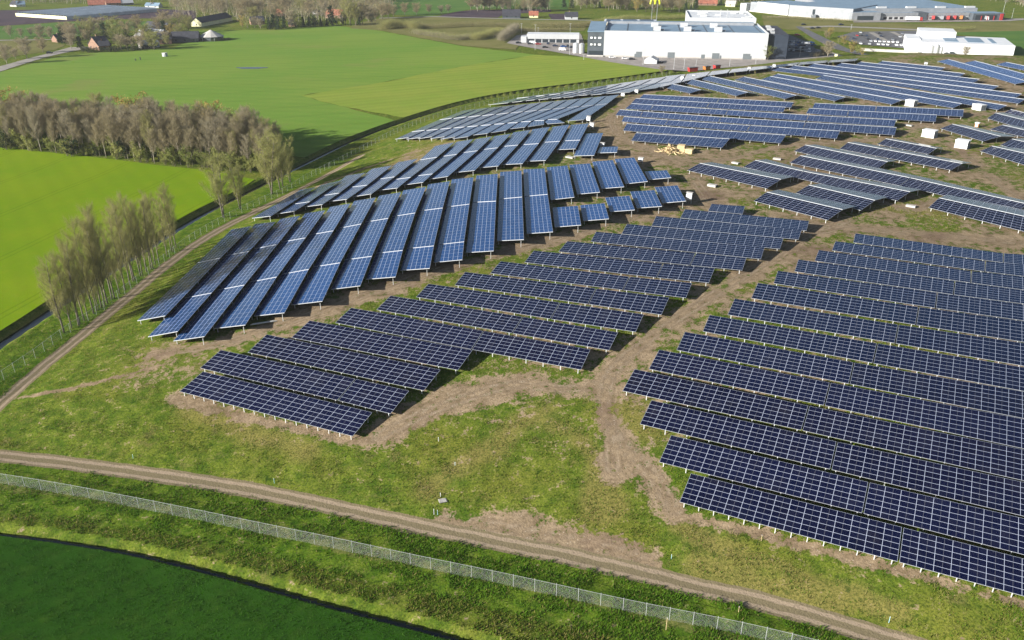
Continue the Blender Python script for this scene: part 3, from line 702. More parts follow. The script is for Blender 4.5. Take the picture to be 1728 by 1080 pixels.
M_FL = field_mat('spring_wheat_bright', (.140, .235, .007), (.172, .252, .009), (.215, .25, .016), R(35), 6, .16, .3, tram=(R(-12), 27))
flat('grass_field_bright', [tuple(p) for p in P0([(430,303),(350,287),(250,277),(150,264),(0,249),(-300,222)])]+P0([(-500,700)])+sel1, M_FL)
sel2 = [tuple(dl[i]) for i in range(len(dl)) if 505 < pl[i, 0] < 672]
M_FG = field_mat('pasture_green', (.128, .228, .036), (.165, .245, .042), (.205, .245, .055), R(80), 9, .18, .2, (.19, .19, .06), .012, tram=(R(-70), 24))
flat('grass_field_upper', sel2+P0([(575,179),(508,161.5),(640,140),(780,112),(905,92.5),(780,78),(640,52),(560,42.5),(450,50.5),(335,52),(330,67),(290,81),(200,86),(105,94),(0,122),(-300,160),(-300,205),(0,222),(300,225),(470,258)]), M_FG, jit=.8)
sel3 = [tuple(dl[i]) for i in range(len(dl)) if 672 <= pl[i, 0] < 1128]
M_FY = field_mat('stubble_grass', (.190, .265, .040), (.225, .275, .046), (.275, .285, .062), R(-62), 7, .3, .2, tram=(R(-62), 15))
flat('grass_field_yellow', sel3+P0([(1128,117.5),(1080,110),(1000,97.5),(905,92.5),(780,112),(640,140),(508,161.5),(575,179)]), M_FY, z=.034, jit=.8)
df = offs(FDITCH, -1.35)
M_FK = field_mat('dark_winter_crop', (.018, .062, .006), (.026, .076, .008), (.046, .090, .012), R(-52), 2.2, .3, .5)
flat('crop_field_dark', [tuple(q) for q in df]+[(40, -60), (-150, -60), (-190, 60)], M_FK, z=.03, jit=.25, sub=2)
M_PL = field_mat('ploughed_soil', (.060, .048, .062), (.085, .065, .075), (.10, .08, .08), R(75), 4, .35, .3)
flat('ploughed_field', P0([(-300,62),(0,44),(110,36.5),(165,34.5),(240,31),(330,33),(330,18),(270,15),(180,13),(27,17),(-300,20)]), M_PL, z=.03)
flat('ploughed_field', P0([(735,28.5),(840,30),(850,24),(930,20),(930,16),(800,16.5),(768,20)]), M_PL, z=.03)
flat('ploughed_field', P0([(930,32),(955,33),(955,23),(925,23.5)]), M_PL, z=.03)
M_GS = field_mat('meadow_far', (.060, .130, .030), (.085, .155, .035), (.11, .15, .04), None, 3, .2, .2)
flat('grass_field_far', P0([(-300,82),(0,66),(80,65),(250,50),(300,42),(245,36),(165,36),(110,37.5),(0,45),(-300,63)]), M_GS, z=.026)
flat('grass_field_far', P0([(668,25),(730,27),(770,20),(800,15),(930,15),(960,12),(960,-8),(620,-10),(640,5)]), M_GS, z=.026)
flat('grass_field_far', P0([(860,33),(920,33.5),(905,46),(868,44)]), M_GS, z=.026)
flat('grass_field_far', P0([(1560,55),(1720,48),(1900,50),(1900,100),(1712,94),(1668,62)]), M_GS, z=.026)
flat('grass_field_far', P0([(930,15.5),(960,16.5),(955,10),(925,8)]), M_GS, z=.03)
M_OL = field_mat('rough_grass', (.125, .130, .042), (.17, .16, .06), (.23, .20, .09), None, 3, .2, .3)
flat('rough_grass_strip', P0([(590,48),(640,51),(780,77),(870,84),(880,72),(850,72),(900,56),(985,52),(1000,36),(860,33.5),(730,28.5),(640,31),(600,40)]), M_OL, z=.026)
flat('rough_grass_strip', P0([(1285,25),(1330,29),(1440,38),(1560,41),(1728,36),(1900,36),(1900,48),(1560,56),(1440,55),(1330,50),(1290,44)]), M_OL, z=.026)
flat('rough_grass_strip', P0([(0,99),(95,84),(110,76),(75,68),(0,70),(-200,80),(-200,125)]), M_OL, z=.03)
M_ASP = plain('asphalt', (.115, .115, .12), .9, .2, 0, .25, .25)
M_PAVE = plain('concrete_paving', (.26, .235, .215), .9, .2, 0, .18, .2)
M_ROAD = plain('pale_farm_road', (.27, .25, .22), .9, .2, 0, .15, .3)
flat('farm_road', P0([(-120,150),(0,121),(40,108),(80,96),(106,90),(125,86),(150,82),(150,79),(118,80),(82,90),(40,101),(0,112),(-120,138)]), M_ROAD, z=.05, jit=.2)
flat('yard_paving', P0([(855,73),(880,78),(960,92),(1030,105),(1110,117),(1165,120.5),(1240,113),(1310,108),(1350,101),(1430,97),(1400,87),(1340,76),(1320,64),(1290,58),(1290,100),(1015,96),(985,90),(985,70),(980,57),(905,55),(872,60)]), M_PAVE, z=.05, jit=.2)
flat('parking_asphalt', P0([(1296,102),(1368,94),(1380,86),(1366,72),(1340,62),(1318,54),(1296,58)]), M_ASP, z=.06, jit=.1)
flat('parking_asphalt', P0([(1412,62),(1450,75),(1530,82),(1555,60),(1545,52),(1440,54)]), M_ASP, z=.06, jit=.1)
flat('access_road', P0([(1342,45),(1352,45),(1375,56),(1400,68),(1430,82),(1475,95),(1462,96),(1405,82),(1372,65)]), M_ASP, z=.075, jit=.1)
flat('access_road', P0([(1352,47),(1400,45.5),(1470,48),(1560,52),(1560,50),(1470,46),(1400,43.5),(1352,45)]), M_ROAD, z=.07, jit=.1)
flat('loading_yard', P0([(1440,38),(1560,37.5),(1700,36),(1728,34),(1728,31),(1690,32),(1440,34.5)]), M_PAVE, z=.05, jit=.1)
flat('country_road', P0([(640,31.3),(730,28.6),(860,32.6),(1000,35),(1000,34),(860,31.5),(730,27.6),(640,30.3)]), M_ROAD, z=.05, jit=.1)
flat('country_road', P0([(-60,72),(0,69),(88,67.5),(88,66.5),(0,67.5),(-60,70)]), M_ROAD, z=.05, jit=.1)
# water
def water_mat():
    t = NT('ditch_water'); n = t.noise(t.pos(), 1.2, 3); t.bump(n, .05, .05)
    return t.base((.020, .024, .022), .06, .5)
M_W = water_mat()
def ribbon(name, line, w, z, mat):
    a, c = offs(line, w), offs(line, -w); n = len(line)
    V = np.vstack([np.column_stack([a, np.full(n, z)]), np.column_stack([c, np.full(n, z)])])
    F = np.array([(n+i, n+i+1, i+1, i) for i in range(n-1)])
    return tag(link(name, np_mesh(name, V, F, mat)), kind='structure')
ribbon('ditch_water', DITCH, 1.75, -1.3, M_W)
ribbon('ditch_water', FDITCH, .6, -1.1, M_W)
pud = G1(424, 115)
flat('puddle', [(pud[0]+math.cos(a)*9*(1+.25*math.sin(3*a)), pud[1]+math.sin(a)*4.5*(1+.2*math.cos(2*a))) for a in np.linspace(0, 6.2, 22)[:-1]], M_W, z=.045, jit=0)

# ------------------------------------------------------------------ fences
def wire_mat():
    t = NT('chain_link'); uv = t.n('UVMap'); sp = t.n('SeparateXYZ'); t.l(uv.outputs[0], sp.inputs[0])
    a = t.math('ADD', sp.outputs[0], sp.outputs[1]); b = t.math('SUBTRACT', sp.outputs[0], sp.outputs[1])
    wa = t.math('LESS_THAN', t.math('FRACT', a), .058); wb = t.math('LESS_THAN', t.math('FRACT', b), .058)
    m = t.base((.40, .43, .42), .5, .4, .2)
    t.l(t.math('MAXIMUM', wa, wb), t.b.inputs['Alpha'])
    return m
M_WIRE = wire_mat()
FPOST = None
M_FPOST = plain('fence_steel', (.40, .42, .41), .55, .4, .2, .15, 3)
def fence(line, name, label, sp, h, rise=0.0, maxp=99):
    global FPOST
    if FPOST is None:
        b = MB(); b.cyl(0, 0, 0, 1, .035, 6); FPOST = b.mesh('post', M_FPOST)
    L = np.asarray(line); seg = np.linalg.norm(np.diff(L, axis=0), axis=1); cum = np.concatenate([[0], np.cumsum(seg)])
    n = int(cum[-1]/sp)+1; s = np.linspace(0, cum[-1], n)
    P = np.stack([np.interp(s, cum, L[:, 0]), np.interp(s, cum, L[:, 1])], -1); Z = H(P)
    org = np.array([P[n//2, 0], P[n//2, 1], Z[n//2]])
    o = empty('chain_link_fence', org, label, 'fence')
    b = MB(); rail = MB()
    for i in range(n-1):
        a = np.array([*P[i], Z[i]])-org; c = np.array([*P[i+1], Z[i+1]])-org; u0, u1 = s[i]/.06, s[i+1]/.06
        b.quad(a+[0,0,-.05], c+[0,0,-.05], c+[0,0,h], a+[0,0,h], uv=[(u0, 0), (u1, 0), (u1, h/.06), (u0, h/.06)])
        rail.tube([a+[0,0,h], c+[0,0,h]], [.022, .022], 4, cap=False)
    b.build('wire_mesh', M_WIRE, o); rail.build('top_rail', M_FPOST, o)
    step = max(1, math.ceil(n/maxp))
    for i in range(0, n, step):
        q = link('post', FPOST, o, (P[i, 0]-org[0], P[i, 1]-org[1], Z[i]-org[2]-.1)); q.scale = (1, 1, h+.25)
    return o
FF = smooth_line(G([(-120,800),(0,816),(100,832),(200,851),(330,877),(450,902),(576,928),(700,955),(830,982),(950,1008),(1060,1032),(1150,1050),(1230,1066),(1310,1084),(1420,1112)])[:, :2], 4)
fence(FF, 'front', 'pale chain-link fence running diagonally across the foreground below the dirt road', 2.9, 2.0)
LF = smooth_line(g0([(-70,695),(0,645),(60,604),(108,568),(190,512),(300,424),(345,393),(420,353),(480,326),(520,302),(555,284)])[:, :2], 4)
fence(LF, 'left', 'chain-link fence behind the row of trees along the left dirt track', 3.0, 2.0)
BF = smooth_line(g0([(557,283),(580,271),(640,240),(700,212),(760,193),(830,176),(900,163.5),(1000,149),(1080,136),(1130,127)])[:, :2], 4)
fence(BF, 'back', 'far chain-link fence along the curved ditch above the solar bands', 3.4, 2.0)
# ------------------------------------------------------------------ trees and shrubs
def leaf_mat(name, a, b, trans=.4):
    t = NT(name); oi = t.n('ObjectInfo'); p = t.pos(); n = t.noise(p, .8, 3); n2 = t.noise(p, 6, 2)
    f = t.math('ADD', t.math('MULTIPLY', t.ramp(n, .3, .7), .6), t.math('MULTIPLY', oi.outputs['Random'], .4))
    c = t.mix(f, a, b); c = t.mix(t.math('MULTIPLY', t.ramp(n2, .55, .35), .4), c, tuple(v*.5 for v in a))
    m = t.base(c, .85, .0)
    tr = t.n('BsdfTranslucent'); t.setin(tr.inputs[0], c); mx = t.n('MixShader'); mx.inputs[0].default_value = trans
    t.l(t.b.outputs[0], mx.inputs[1]); t.l(tr.outputs[0], mx.inputs[2]); t.l(mx.outputs[0], t.out.inputs[0]); return m
M_BARK = plain('bark', (.17, .15, .12), .95, .1, 0, .35, 1.5)
M_BARKP = plain('pale_bark', (.34, .30, .24), .95, .1, 0, .3, 1.5)
M_TW_OL = leaf_mat('olive_twigs', (.255, .238, .098), (.350, .325, .140))
M_TW_BR = leaf_mat('brown_twigs', (.232, .198, .118), (.330, .285, .172))
M_TW_GR = leaf_mat('grey_twigs', (.255, .230, .158), (.365, .325, .228))
M_BUD = leaf_mat('yellow_green_buds', (.265, .290, .080), (.350, .365, .125))
M_BUDB = leaf_mat('brown_buds', (0.307, 0.240, 0.132), (0.442, 0.360, 0.194), .2)
M_GREEN = leaf_mat('spring_leaves', (0.128, 0.173, 0.038), (0.217, 0.247, 0.068), .35)
M_DARK = leaf_mat('evergreen_leaves', (0.018, 0.039, 0.018), (0.039, 0.068, 0.029), .1)
M_GOLD = leaf_mat('golden_catkins', (0.324, 0.252, 0.072), (0.396, 0.288, 0.090), .3)
def twig_arrays(P, D, ln, wd, r):
    """thin upright triangles from points P along directions D"""
    n = len(P); side = np.cross(D, r.normal(size=(n, 3))); side /= np.linalg.norm(side, axis=1)[:, None]+1e-9
    V = np.empty((n, 3, 3)); V[:, 0] = P-side*wd[:, None]/2; V[:, 1] = P+side*wd[:, None]/2; V[:, 2] = P+D*ln[:, None]
    return V.reshape(-1, 3)
def leaf_arrays(P, s, r):
    n = len(P); a = r.normal(size=(n, 3)); a /= np.linalg.norm(a, axis=1)[:, None]; b = np.cross(a, r.normal(size=(n, 3))); b /= np.linalg.norm(b, axis=1)[:, None]
    a *= s[:, None]; b *= s[:, None]*.8
    V = np.empty((n, 3, 3)); V[:, 0] = P-a*.6-b*.5; V[:, 1] = P+a*.6-b*.4; V[:, 2] = P+b*.7
    return V.reshape(-1, 3)
def make_tree(name, h, r, seed, limbs=16, twigs=2600, leaves=1200, base=.22, up=.75, leafs=.16, tw=.04, tl=1.1, trunk=.16, mats=None, shape='slender', stems=1):
    g = np.random.default_rng(seed); rr = random.Random(seed)
    bark = MB(); pts = []; dirs = []
    for st in range(stems):
        lean = np.array([rr.uniform(-.06, .06), rr.uniform(-.06, .06), 0])*(1 if stems == 1 else 2.5); o = np.array([rr.uniform(-.5, .5), rr.uniform(-.5, .5), 0])*(stems > 1)
        hs = h*(1 if st == 0 else rr.uniform(.75, .97))
        def tp(t): return o+np.array([0, 0, hs*t])+lean*hs*t+np.array([math.sin(t*5+seed)*.02*hs, math.cos(t*4+seed)*.02*hs, 0])*t
        bark.tube([tp(t)-[0, 0, .3*(t == 0)] for t in np.linspace(0, .96, 8)], [trunk*(1-t)**.8+.015 for t in np.linspace(0, .96, 8)], 6, 0)
        for k in range(limbs//stems):
            t = base+(.93-base)*((k+rr.random())/(limbs//stems)); az = k*2.4+rr.uniform(-.5, .5)+st
            if shape == 'slender': R_ = r*(1.05-.55*t)*rr.uniform(.55, 1.1); rise = (1-t)*h*.34*rr.uniform(.6, 1.1)+.6
            elif shape == 'round': R_ = r*math.sin(math.pi*min(.97, max(.12, (t-base*.5)/(1.06-base*.5))))**.6*rr.uniform(.65, 1.1); rise = R_*rr.uniform(.35, .95)
            else: R_ = r*(1.1-t)*rr.uniform(.7, 1.05); rise = -R_*.12       # conifer
            p0 = tp(t); end = p0+np.array([math.cos(az)*R_, math.sin(az)*R_, rise]); mid = p0+(end-p0)*.5+np.array([0, 0, -.06*R_ if shape != 'conifer' else .05])
            bark.tube([p0, mid, end], [trunk*.42*(1-t)+.02, trunk*.25*(1-t)+.014, .01], 4, 0, cap=False)
            L = np.linalg.norm(end-p0); m = int(6+L*5)
            for q in range(m):
                s = .12+.88*rr.random(); pb = p0*(1-s)+end*s if s > .5 else p0+(mid-p0)*s*2
                pts.append(pb); dirs.append((end-p0)/L)
        for q in range(int(hs*1.5)): t = base+(.98-base)*rr.random(); pts.append(tp(t)); dirs.append(np.array([rr.uniform(-.5, .5), rr.uniform(-.5, .5), .8]))
    pts = np.array(pts); dirs = np.array(dirs)
    i = g.integers(0, len(pts), twigs); P = pts[i]+g.normal(size=(twigs, 3))*[.22*r/2.5, .22*r/2.5, .25]; D = dirs[i]*.7+g.normal(size=(twigs, 3))*.42+[0, 0, up]; D /= np.linalg.norm(D, axis=1)[:, None]
    ln = tl*g.uniform(.4, 1.25, twigs); V1 = twig_arrays(P, D, ln, tw*g.uniform(.5, 1.4, twigs), g)
    j = g.integers(0, twigs, leaves); PL = P[j]+D[j]*(ln[j]*g.uniform(.2, 1.05, leaves))[:, None]+g.normal(size=(leaves, 3))*.08
    V2 = leaf_arrays(PL, leafs*g.uniform(.5, 1.4, leaves), g)
    mb, mt, ml = mats
    tm = bark.mesh(name+'_trunk', mb, True)
    V = np.vstack([V1, V2]); F = np.arange(len(V)).reshape(-1, 3)
    cm = np_mesh(name+'_crown', V, F, [mt, ml]); cm.polygons.foreach_set('material_index', np.concatenate([np.zeros(twigs, np.int32), np.ones(leaves, np.int32)])); cm.update()
    return tm, cm, h
K_POP = [make_tree('poplar', 18, 3.3, 11+i, 26, 5200, 2900, .13, 1.4, .09, .026, 1.25, .17, (M_BARK, M_TW_OL, M_BUD), 'slender', 1 if i != 2 else 2) for i in range(4)]
K_WIL = [make_tree('willow', 18, 4.6, 31+i, 30, 5200, 5200, .12, .75, .17, .040, 1.25, .2, (M_BARK, M_TW_OL, M_BUD), 'slender', 2) for i in range(2)]
K_WOOD = [make_tree('wood', 15, 3.4, 51+i, 20, 3000, 900, .25, .95, .13, .040, 1.5, .17, (M_BARKP, (M_TW_BR, M_TW_GR, M_TW_BR, M_TW_OL)[i], (M_BUDB, M_BUDB, M_TW_GR, M_BUD)[i]), 'slender', 1) for i in range(4)]
K_UND = [make_tree('shrub', 4.5, 2.4, 71+i, 14, 700, 1100, .05, .6, .24, .05, .8, .07, (M_BARK, M_TW_OL, (M_GREEN, M_BUD, M_DARK)[i]), 'round', 3) for i in range(3)]
K_RND = [make_tree('round', 12, 4.8, 91+i, 26, 2600, 1500, .22, .55, .26, .085, 1.6, .22, ((M_BARK, M_TW_BR, M_BUDB), (M_BARK, M_TW_OL, M_BUD), (M_BARKP, M_TW_GR, M_BUDB), (M_BARK, M_TW_GR, M_GOLD))[i], 'round', 1) for i in range(4)]
K_CON = [make_tree('conifer', 11, 3.0, 111+i, 34, 900, 2200, .06, .0, .34, .06, .8, .18, (M_BARK, M_DARK, M_DARK), 'conifer', 1) for i in range(2)]
K_GOLD = [make_tree('golden', 8, 4.0, 121, 18, 900, 1700, .1, .5, .26, .06, 1.0, .12, (M_BARK, M_TW_OL, M_GOLD), 'round', 2)]
K_GRN = [make_tree('greening', 10, 4.2, 131+i, 22, 1000, 1700, .12, .6, .27, .06, 1.2, .16, (M_BARK, M_TW_OL, (M_GREEN, M_BUD)[i]), 'round', 2) for i in range(2)]
def plant(kind, i, P, h, name, label, group=None, cat='tree', wide=1.0):
    tm, cm, h0 = kind[i % len(kind)]; s = h/h0
    o = empty(name, P, label, cat, group, random.uniform(0, 6.28)); o.scale = (s*wide, s*wide, s)
    link('trunk' if cat == 'tree' else 'stems', tm, o); link('crown' if cat == 'tree' else 'foliage', cm, o); return o
# the row along the left track (base pixel, top row)
ROW = [((108,560),433),((121,553),420),((132,547),405),((142,540),398),((148,535),415),((158,528),362),((165,523),425),((171,518),366),((177,515),372),((181,511),340),((192,503),352),((202,495),385),((211,488),352),((219,480),340),((227,473),330),((237,465),322),((240,463),345),((247,458),335),((255,453),330),((262,446),330),((268,440),322),((282,432),330),((290,424),318),((297,417),306)]
for k, (b, top) in enumerate(ROW):
    P = g0([b])[0]; P[2] = ground_z(P)-.05
    plant(K_POP, k, P, height_for(P, top), 'poplar_tree', f'slender budding poplar, {ORD[k]} from the near end of the row beside the left track', 'row of poplars beside the left dirt track', wide=.78 if k else 1.2)
CL = [((378,366),253,1.0,'taller of the two budding willows between bright field and fence'),((406,352),262,.8,'slimmer of the two budding willows between bright field and fence'),
      ((460,326),222,1.0,'leftmost willow of the dense clump by the wood end'),((471,319),217,.85,'second willow from left in the clump by the wood end'),((478,314),222,.8,'third willow from left in the clump by the wood end'),((489,306),232,.8,'rightmost willow of the clump by the wood end')]
for k, (b, top, w, lab) in enumerate(CL):
    P = g0([b])[0]; plant(K_WIL, k, P, height_for(P, top), 'willow_tree', lab, 'budding willows by the ditch', wide=w)
# the bare wood behind the bright field
WPOLY = g0([(-70,246),(0,251),(200,269),(350,284),(440,293),(478,276),(466,256),(380,241),(300,234),(150,223),(0,214),(-70,210)])[:, :2]
def scatter(poly, n, dmin, seed):
    g = random.Random(seed); out = []; x0, y0 = poly.min(0); x1, y1 = poly.max(0); tries = 0
    while len(out) < n and tries < n*200:
        tries += 1; q = (g.uniform(x0, x1), g.uniform(y0, y1))
        if inside(np.array([q]), poly)[0] and all((q[0]-a)**2+(q[1]-b)**2 > dmin*dmin for a, b in out): out.append(q)
    return out
for k, q in enumerate(scatter(WPOLY, 250, 2.9, 5)):
    plant(K_WOOD, random.choice([0, 0, 1, 1, 2, 2, 0, 1, 2, 0, 3]), (*q, 0), random.uniform(12, 17.5), 'bare_tree', 'bare brown tree standing inside the wood behind the bright green field', 'bare trees of the wood behind the bright field', wide=random.uniform(.8, 1.15))
fe = smooth_line(g0([(-60,248),(0,252),(100,261),(200,270),(300,280),(360,286),(430,293),(478,284)])[:, :2], 12)
for k in range(0, len(fe)-1, 1):
    if random.random() < .72:
        q = fe[k]+np.array([random.uniform(-1.5, 1.5), random.uniform(-.5, 5)])
        plant(K_UND, random.choice([0, 1, 1, 0, 2]), (*q, 0), random.uniform(2.5, 7), 'shrub', 'green shrub at the near edge of the bare wood', 'shrubs along the near edge of the wood', 'shrub')
for k, (b, top, lab) in enumerate([((358,238),177,'yellow-green willow crown rising behind the wood'),((408,246),184,'lower yellow-green willow crown at the back of the wood'),((20,222),155,'yellowish treetop at the left back of the wood'),((228,233),166,'pale yellow treetop near the middle back of the wood')]):
    P = g0([b])[0]; plant(K_GOLD if k != 1 else K_GRN, k, P, height_for(P, top), 'willow_tree', lab, wide=1.1)
# far single trees: base pixel, top row, kind
FAR = [((12,108),78,K_RND,2),((27,100),83,K_RND,2),((46,99),66,K_RND,2),((73,89),66,K_RND,0),((18,63),45,K_RND,2),((36,64),49,K_RND,2),((53,61),48,K_RND,2),((70,69),44,K_RND,2),((86,66),47,K_RND,2),
 ((110,66),41,K_RND,0),((122,68),42,K_RND,0),((142,64),26,K_WIL,0),((153,66),28,K_WIL,1),((158,64),34,K_RND,2),((192,62),28,K_GRN,1),((180,64),36,K_GRN,1),((205,60),33,K_GRN,1),((205,84),60,K_RND,2),((215,84),66,K_RND,2),((225,84),64,K_RND,2),((200,86),70,K_GRN,0),((235,78),62,K_CON,0),
 ((232,44),27,K_RND,0),((280,48),22,K_RND,0),((292,50),27,K_RND,2),((305,48),24,K_RND,0),((318,47),28,K_RND,0),((290,62),42,K_GOLD,0),((300,64),46,K_GRN,1),((312,62),48,K_GRN,1),((262,76),58,K_GRN,1),((285,70),60,K_GRN,0),((240,82),70,K_CON,1),((225,86),76,K_UND,2),((140,88),80,K_UND,2),((150,89),80,K_UND,2),((185,88),79,K_UND,2),((195,88),78,K_UND,2),
 ((410,46),27,K_GOLD,0),((418,47),29,K_GRN,1),((430,47),30,K_RND,2),((440,49),33,K_RND,2),((462,48),22,K_CON,0),((470,50),25,K_CON,1),((455,50),28,K_CON,1),((480,48),26,K_CON,0),((492,47),20,K_RND,2),((500,47),25,K_GRN,1),((512,46),27,K_CON,1),((522,45),26,K_CON,0),((532,45),28,K_UND,2),((542,44),30,K_CON,1),((552,44),31,K_CON,0),((560,43),6,K_CON,0),((568,42),28,K_GRN,0),
 ((584,42),-6,K_WIL,0),((592,43),-4,K_WIL,1),((600,43),-2,K_WIL,0),((578,42),31,K_UND,2),((612,42),9,K_RND,3),((622,38),12,K_RND,2),((634,36),15,K_RND,0),((646,33),8,K_RND,0),((655,31),8,K_RND,0),((664,29),11,K_RND,0),((606,43),24,K_CON,1),((628,41),24,K_RND,2),
 ((683,26),7,K_RND,0),((703,26),7,K_RND,0),((724,24),9,K_RND,0),((745,23),10,K_RND,2),((756,22),9,K_RND,2),
 ((795,19),-10,K_RND,0),((806,19),-12,K_RND,2),((818,18),-10,K_RND,0),((826,18),-12,K_RND,2),((838,18),-8,K_RND,0),((848,18),-6,K_RND,2),((858,18),2,K_RND,2),((872,18),6,K_GRN,1),((884,19),2,K_RND,0),((896,20),-6,K_RND,2),((905,20),-8,K_RND,0),((913,19),-6,K_RND,2),((920,19),0,K_RND,0),
 ((952,13),-8,K_CON,0),((965,14),-6,K_CON,1),((980,15),-4,K_RND,2),((990,14),-6,K_RND,0),((1003,13),-8,K_RND,2),((1012,14),2,K_CON,0),((1022,15),-3,K_RND,0),((1035,15),-2,K_RND,2),((1047,16),-4,K_RND,0),((1058,17),-3,K_RND,2),((1076,20),-8,K_GOLD,0),((1090,20),-4,K_RND,0),((1120,18),-6,K_RND,0),((1132,20),-4,K_RND,2),((1146,21),-2,K_RND,0),((1157,23),3,K_CON,0),((1165,24),7,K_CON,1),((1172,25),-6,K_CON,0),((1216,9),-4,K_CON,1),
 ((1296,101),78,K_GRN,0),((1396,96),72,K_RND,2),((1388,94),80,K_RND,0),((1400,64),48,K_GOLD,0),((1394,66),54,K_RND,0),((1424,76),61,K_GOLD,0),((1436,90),71,K_GOLD,0),((1447,92),78,K_GRN,1),((1454,94),82,K_GOLD,0),((1415,74),64,K_GRN,1),((1116,126),112,K_RND,2),((1628,97),80,K_RND,2)]
KN = {id(K_RND): 'bare round tree', id(K_WIL): 'tall pale willow', id(K_GRN): 'greening tree', id(K_CON): 'dark evergreen', id(K_UND): 'dark shrub', id(K_GOLD): 'golden tree'}
def zone(x, y):
    if x < 95: return 'along the farm road at far left'
    if x < 330: return 'round the farmhouses at upper left'
    if x < 575: return 'before the far wood at upper left'
    if x < 670: return 'in the big clump at the top'
    if x < 780: return 'in the sparse row below the far field'
    if x < 935: return 'in the tall row at the top'
    if x < 1230 and y < 40: return 'behind the white hall at the top'
    return 'near the white hall and its roads'
cnt = {}
for k, (b, top, kind, i) in enumerate(FAR):
    P = g0([b])[0]; z = (KN[id(kind)], zone(*b)); cnt.setdefault(z, []).append((P, b, top, kind, i))
SIDE = {1: ['only'], 2: ['left', 'right'], 3: ['left', 'middle', 'right']}
for z, L in cnt.items():
    L.sort(key=lambda e: e[1][0])
    for j, (P, b, top, kind, i) in enumerate(L):
        w = SIDE[len(L)][j] if len(L) <= 3 else f'{ORD[j]} from left'
        lab = f'{z[0]} {z[1]}' + ('' if w == 'only' else f', {w} of {len(L)}' if len(L) > 3 else f', the {w} one')
        plant(kind, i, P, max(3, height_for(P, top)), 'shrub' if kind is K_UND else 'tree', lab, None, 'shrub' if kind is K_UND else 'tree', wide=1.15 if kind in (K_RND, K_GRN) else 1.0)
for k in range(46):
    x = random.uniform(100, 335); yb = random.uniform(58, 86) if x < 285 else random.uniform(55, 68)
    if 145 < x < 190 and yb > 76: continue
    kd, i = random.choice([(K_RND, 0), (K_RND, 2), (K_GRN, 1), (K_GRN, 0), (K_CON, 0), (K_WOOD, 0), (K_RND, 1)])
    plant(kd, i, g0([(x, yb)])[0], random.uniform(6, 13), 'tree', 'smaller tree crowding between the farm buildings at upper left', 'trees between the farm buildings', wide=1.2)
# far woods: first the trees one can still make out, then the rest as one mass
FARW = [([(295,20),(330,32),(420,38),(470,38),(560,34),(640,28),(660,10),(640,-14),(300,-14)], 110, 7, 'far wood behind the farms'), ([(-20,3),(60,9),(150,9),(175,2),(290,6),(290,-14),(-20,-14)], 45, 8, 'wood behind the greenhouse'),
        ([(1000,16),(1110,26),(1150,26),(1165,16),(1290,8),(1290,-12),(1000,-12)], 40, 8, 'wood behind the white hall'), ([(1690,8),(1740,16),(1900,16),(1900,-12),(1600,-14),(1600,-2)], 45, 7, 'wood at the top right corner')]
for pl_, n, dm, nm in FARW:
    poly = g0(pl_)[:, :2]
    for q in scatter(poly, n, dm, len(nm)):
        kd, i = random.choice([(K_RND, 0), (K_RND, 2), (K_RND, 2), (K_WOOD, 1), (K_WOOD, 0), (K_GRN, 1), (K_RND, 0), (K_CON, 0) if 'green' in nm else (K_RND, 1)])
        plant(kd, i, (*q, 0), random.uniform(11, 17), 'tree', f'bare tree standing in the {nm}', f'trees of the {nm}', wide=1.25)
def wood_mass(px, h, n, label, seed, mats):
    poly = g0(px)[:, :2]; g = np.random.default_rng(seed); x0, y0 = poly.min(0); x1, y1 = poly.max(0)
    C = np.column_stack([g.uniform(x0, x1, n*3), g.uniform(y0, y1, n*3)]); C = C[inside(C, poly)][:n]; n = len(C)
    m = 34; hh_ = h*g.uniform(.7, 1.15, n)
    Z = g.beta(2.2, 1.5, (n, m)); rad = 3.6*np.sqrt(np.clip(1-(2*Z-1.15)**2*.75, .05, 1))
    az = g.uniform(0, 6.283, (n, m)); rr_ = rad*np.sqrt(g.random((n, m)))
    P = np.stack([C[:, None, 0]+np.cos(az)*rr_, C[:, None, 1]+np.sin(az)*rr_, Z*hh_[:, None]], -1).reshape(-1, 3)
    D = g.normal(size=P.shape)*.5+[0, 0, .8]; D /= np.linalg.norm(D, axis=1)[:, None]
    V1 = twig_arrays(P, D, g.uniform(.9, 2.4, len(P)), g.uniform(.12, .34, len(P)), g)
    tb = np.column_stack([C, np.zeros(n)]); V2 = twig_arrays(tb, np.tile([0, 0, 1.], (n, 1)), hh_*.9, np.full(n, .35), g)
    idx = np.concatenate([np.repeat(g.integers(0, len(mats)-1, n), m), np.full(n, len(mats)-1)]); V = np.vstack([V1, V2])
    me = np_mesh('far_wood', V, np.arange(len(V)).reshape(-1, 3), list(mats)); me.polygons.foreach_set('material_index', idx.astype(np.int32)); me.update()
    return tag(link('far_wood', me), label, kind='stuff')
WM = (M_TW_BR, M_TW_GR, M_TW_BR, M_BUDB, M_TW_OL, M_BARKP)
wood_mass([(290,24),(335,34),(420,38),(470,40),(560,36),(575,40),(640,32),(668,14),(640,-20),(280,-20)], 13, 2300, 'brown bare wood behind the farms at the top', 1, WM)
wood_mass([(-40,2),(60,7),(150,7),(180,0),(290,4),(290,-25),(-40,-25)], 12, 1300, 'bare wood behind the greenhouse', 2, WM)
wood_mass([(990,13),(1060,17),(1165,20),(1175,10),(1290,5),(1300,-25),(940,-25),(960,8)], 12, 1500, 'bare wood behind the white hall', 3, WM)
wood_mass([(1695,7),(1745,13),(1930,14),(1930,-25),(1560,-25)], 12, 1300, 'bare wood behind the distribution hall', 4, WM)
wood_mass([(795,17),(860,18),(930,19),(925,10),(800,9)], 13, 140, 'bare belt of trees at the top', 5, WM)
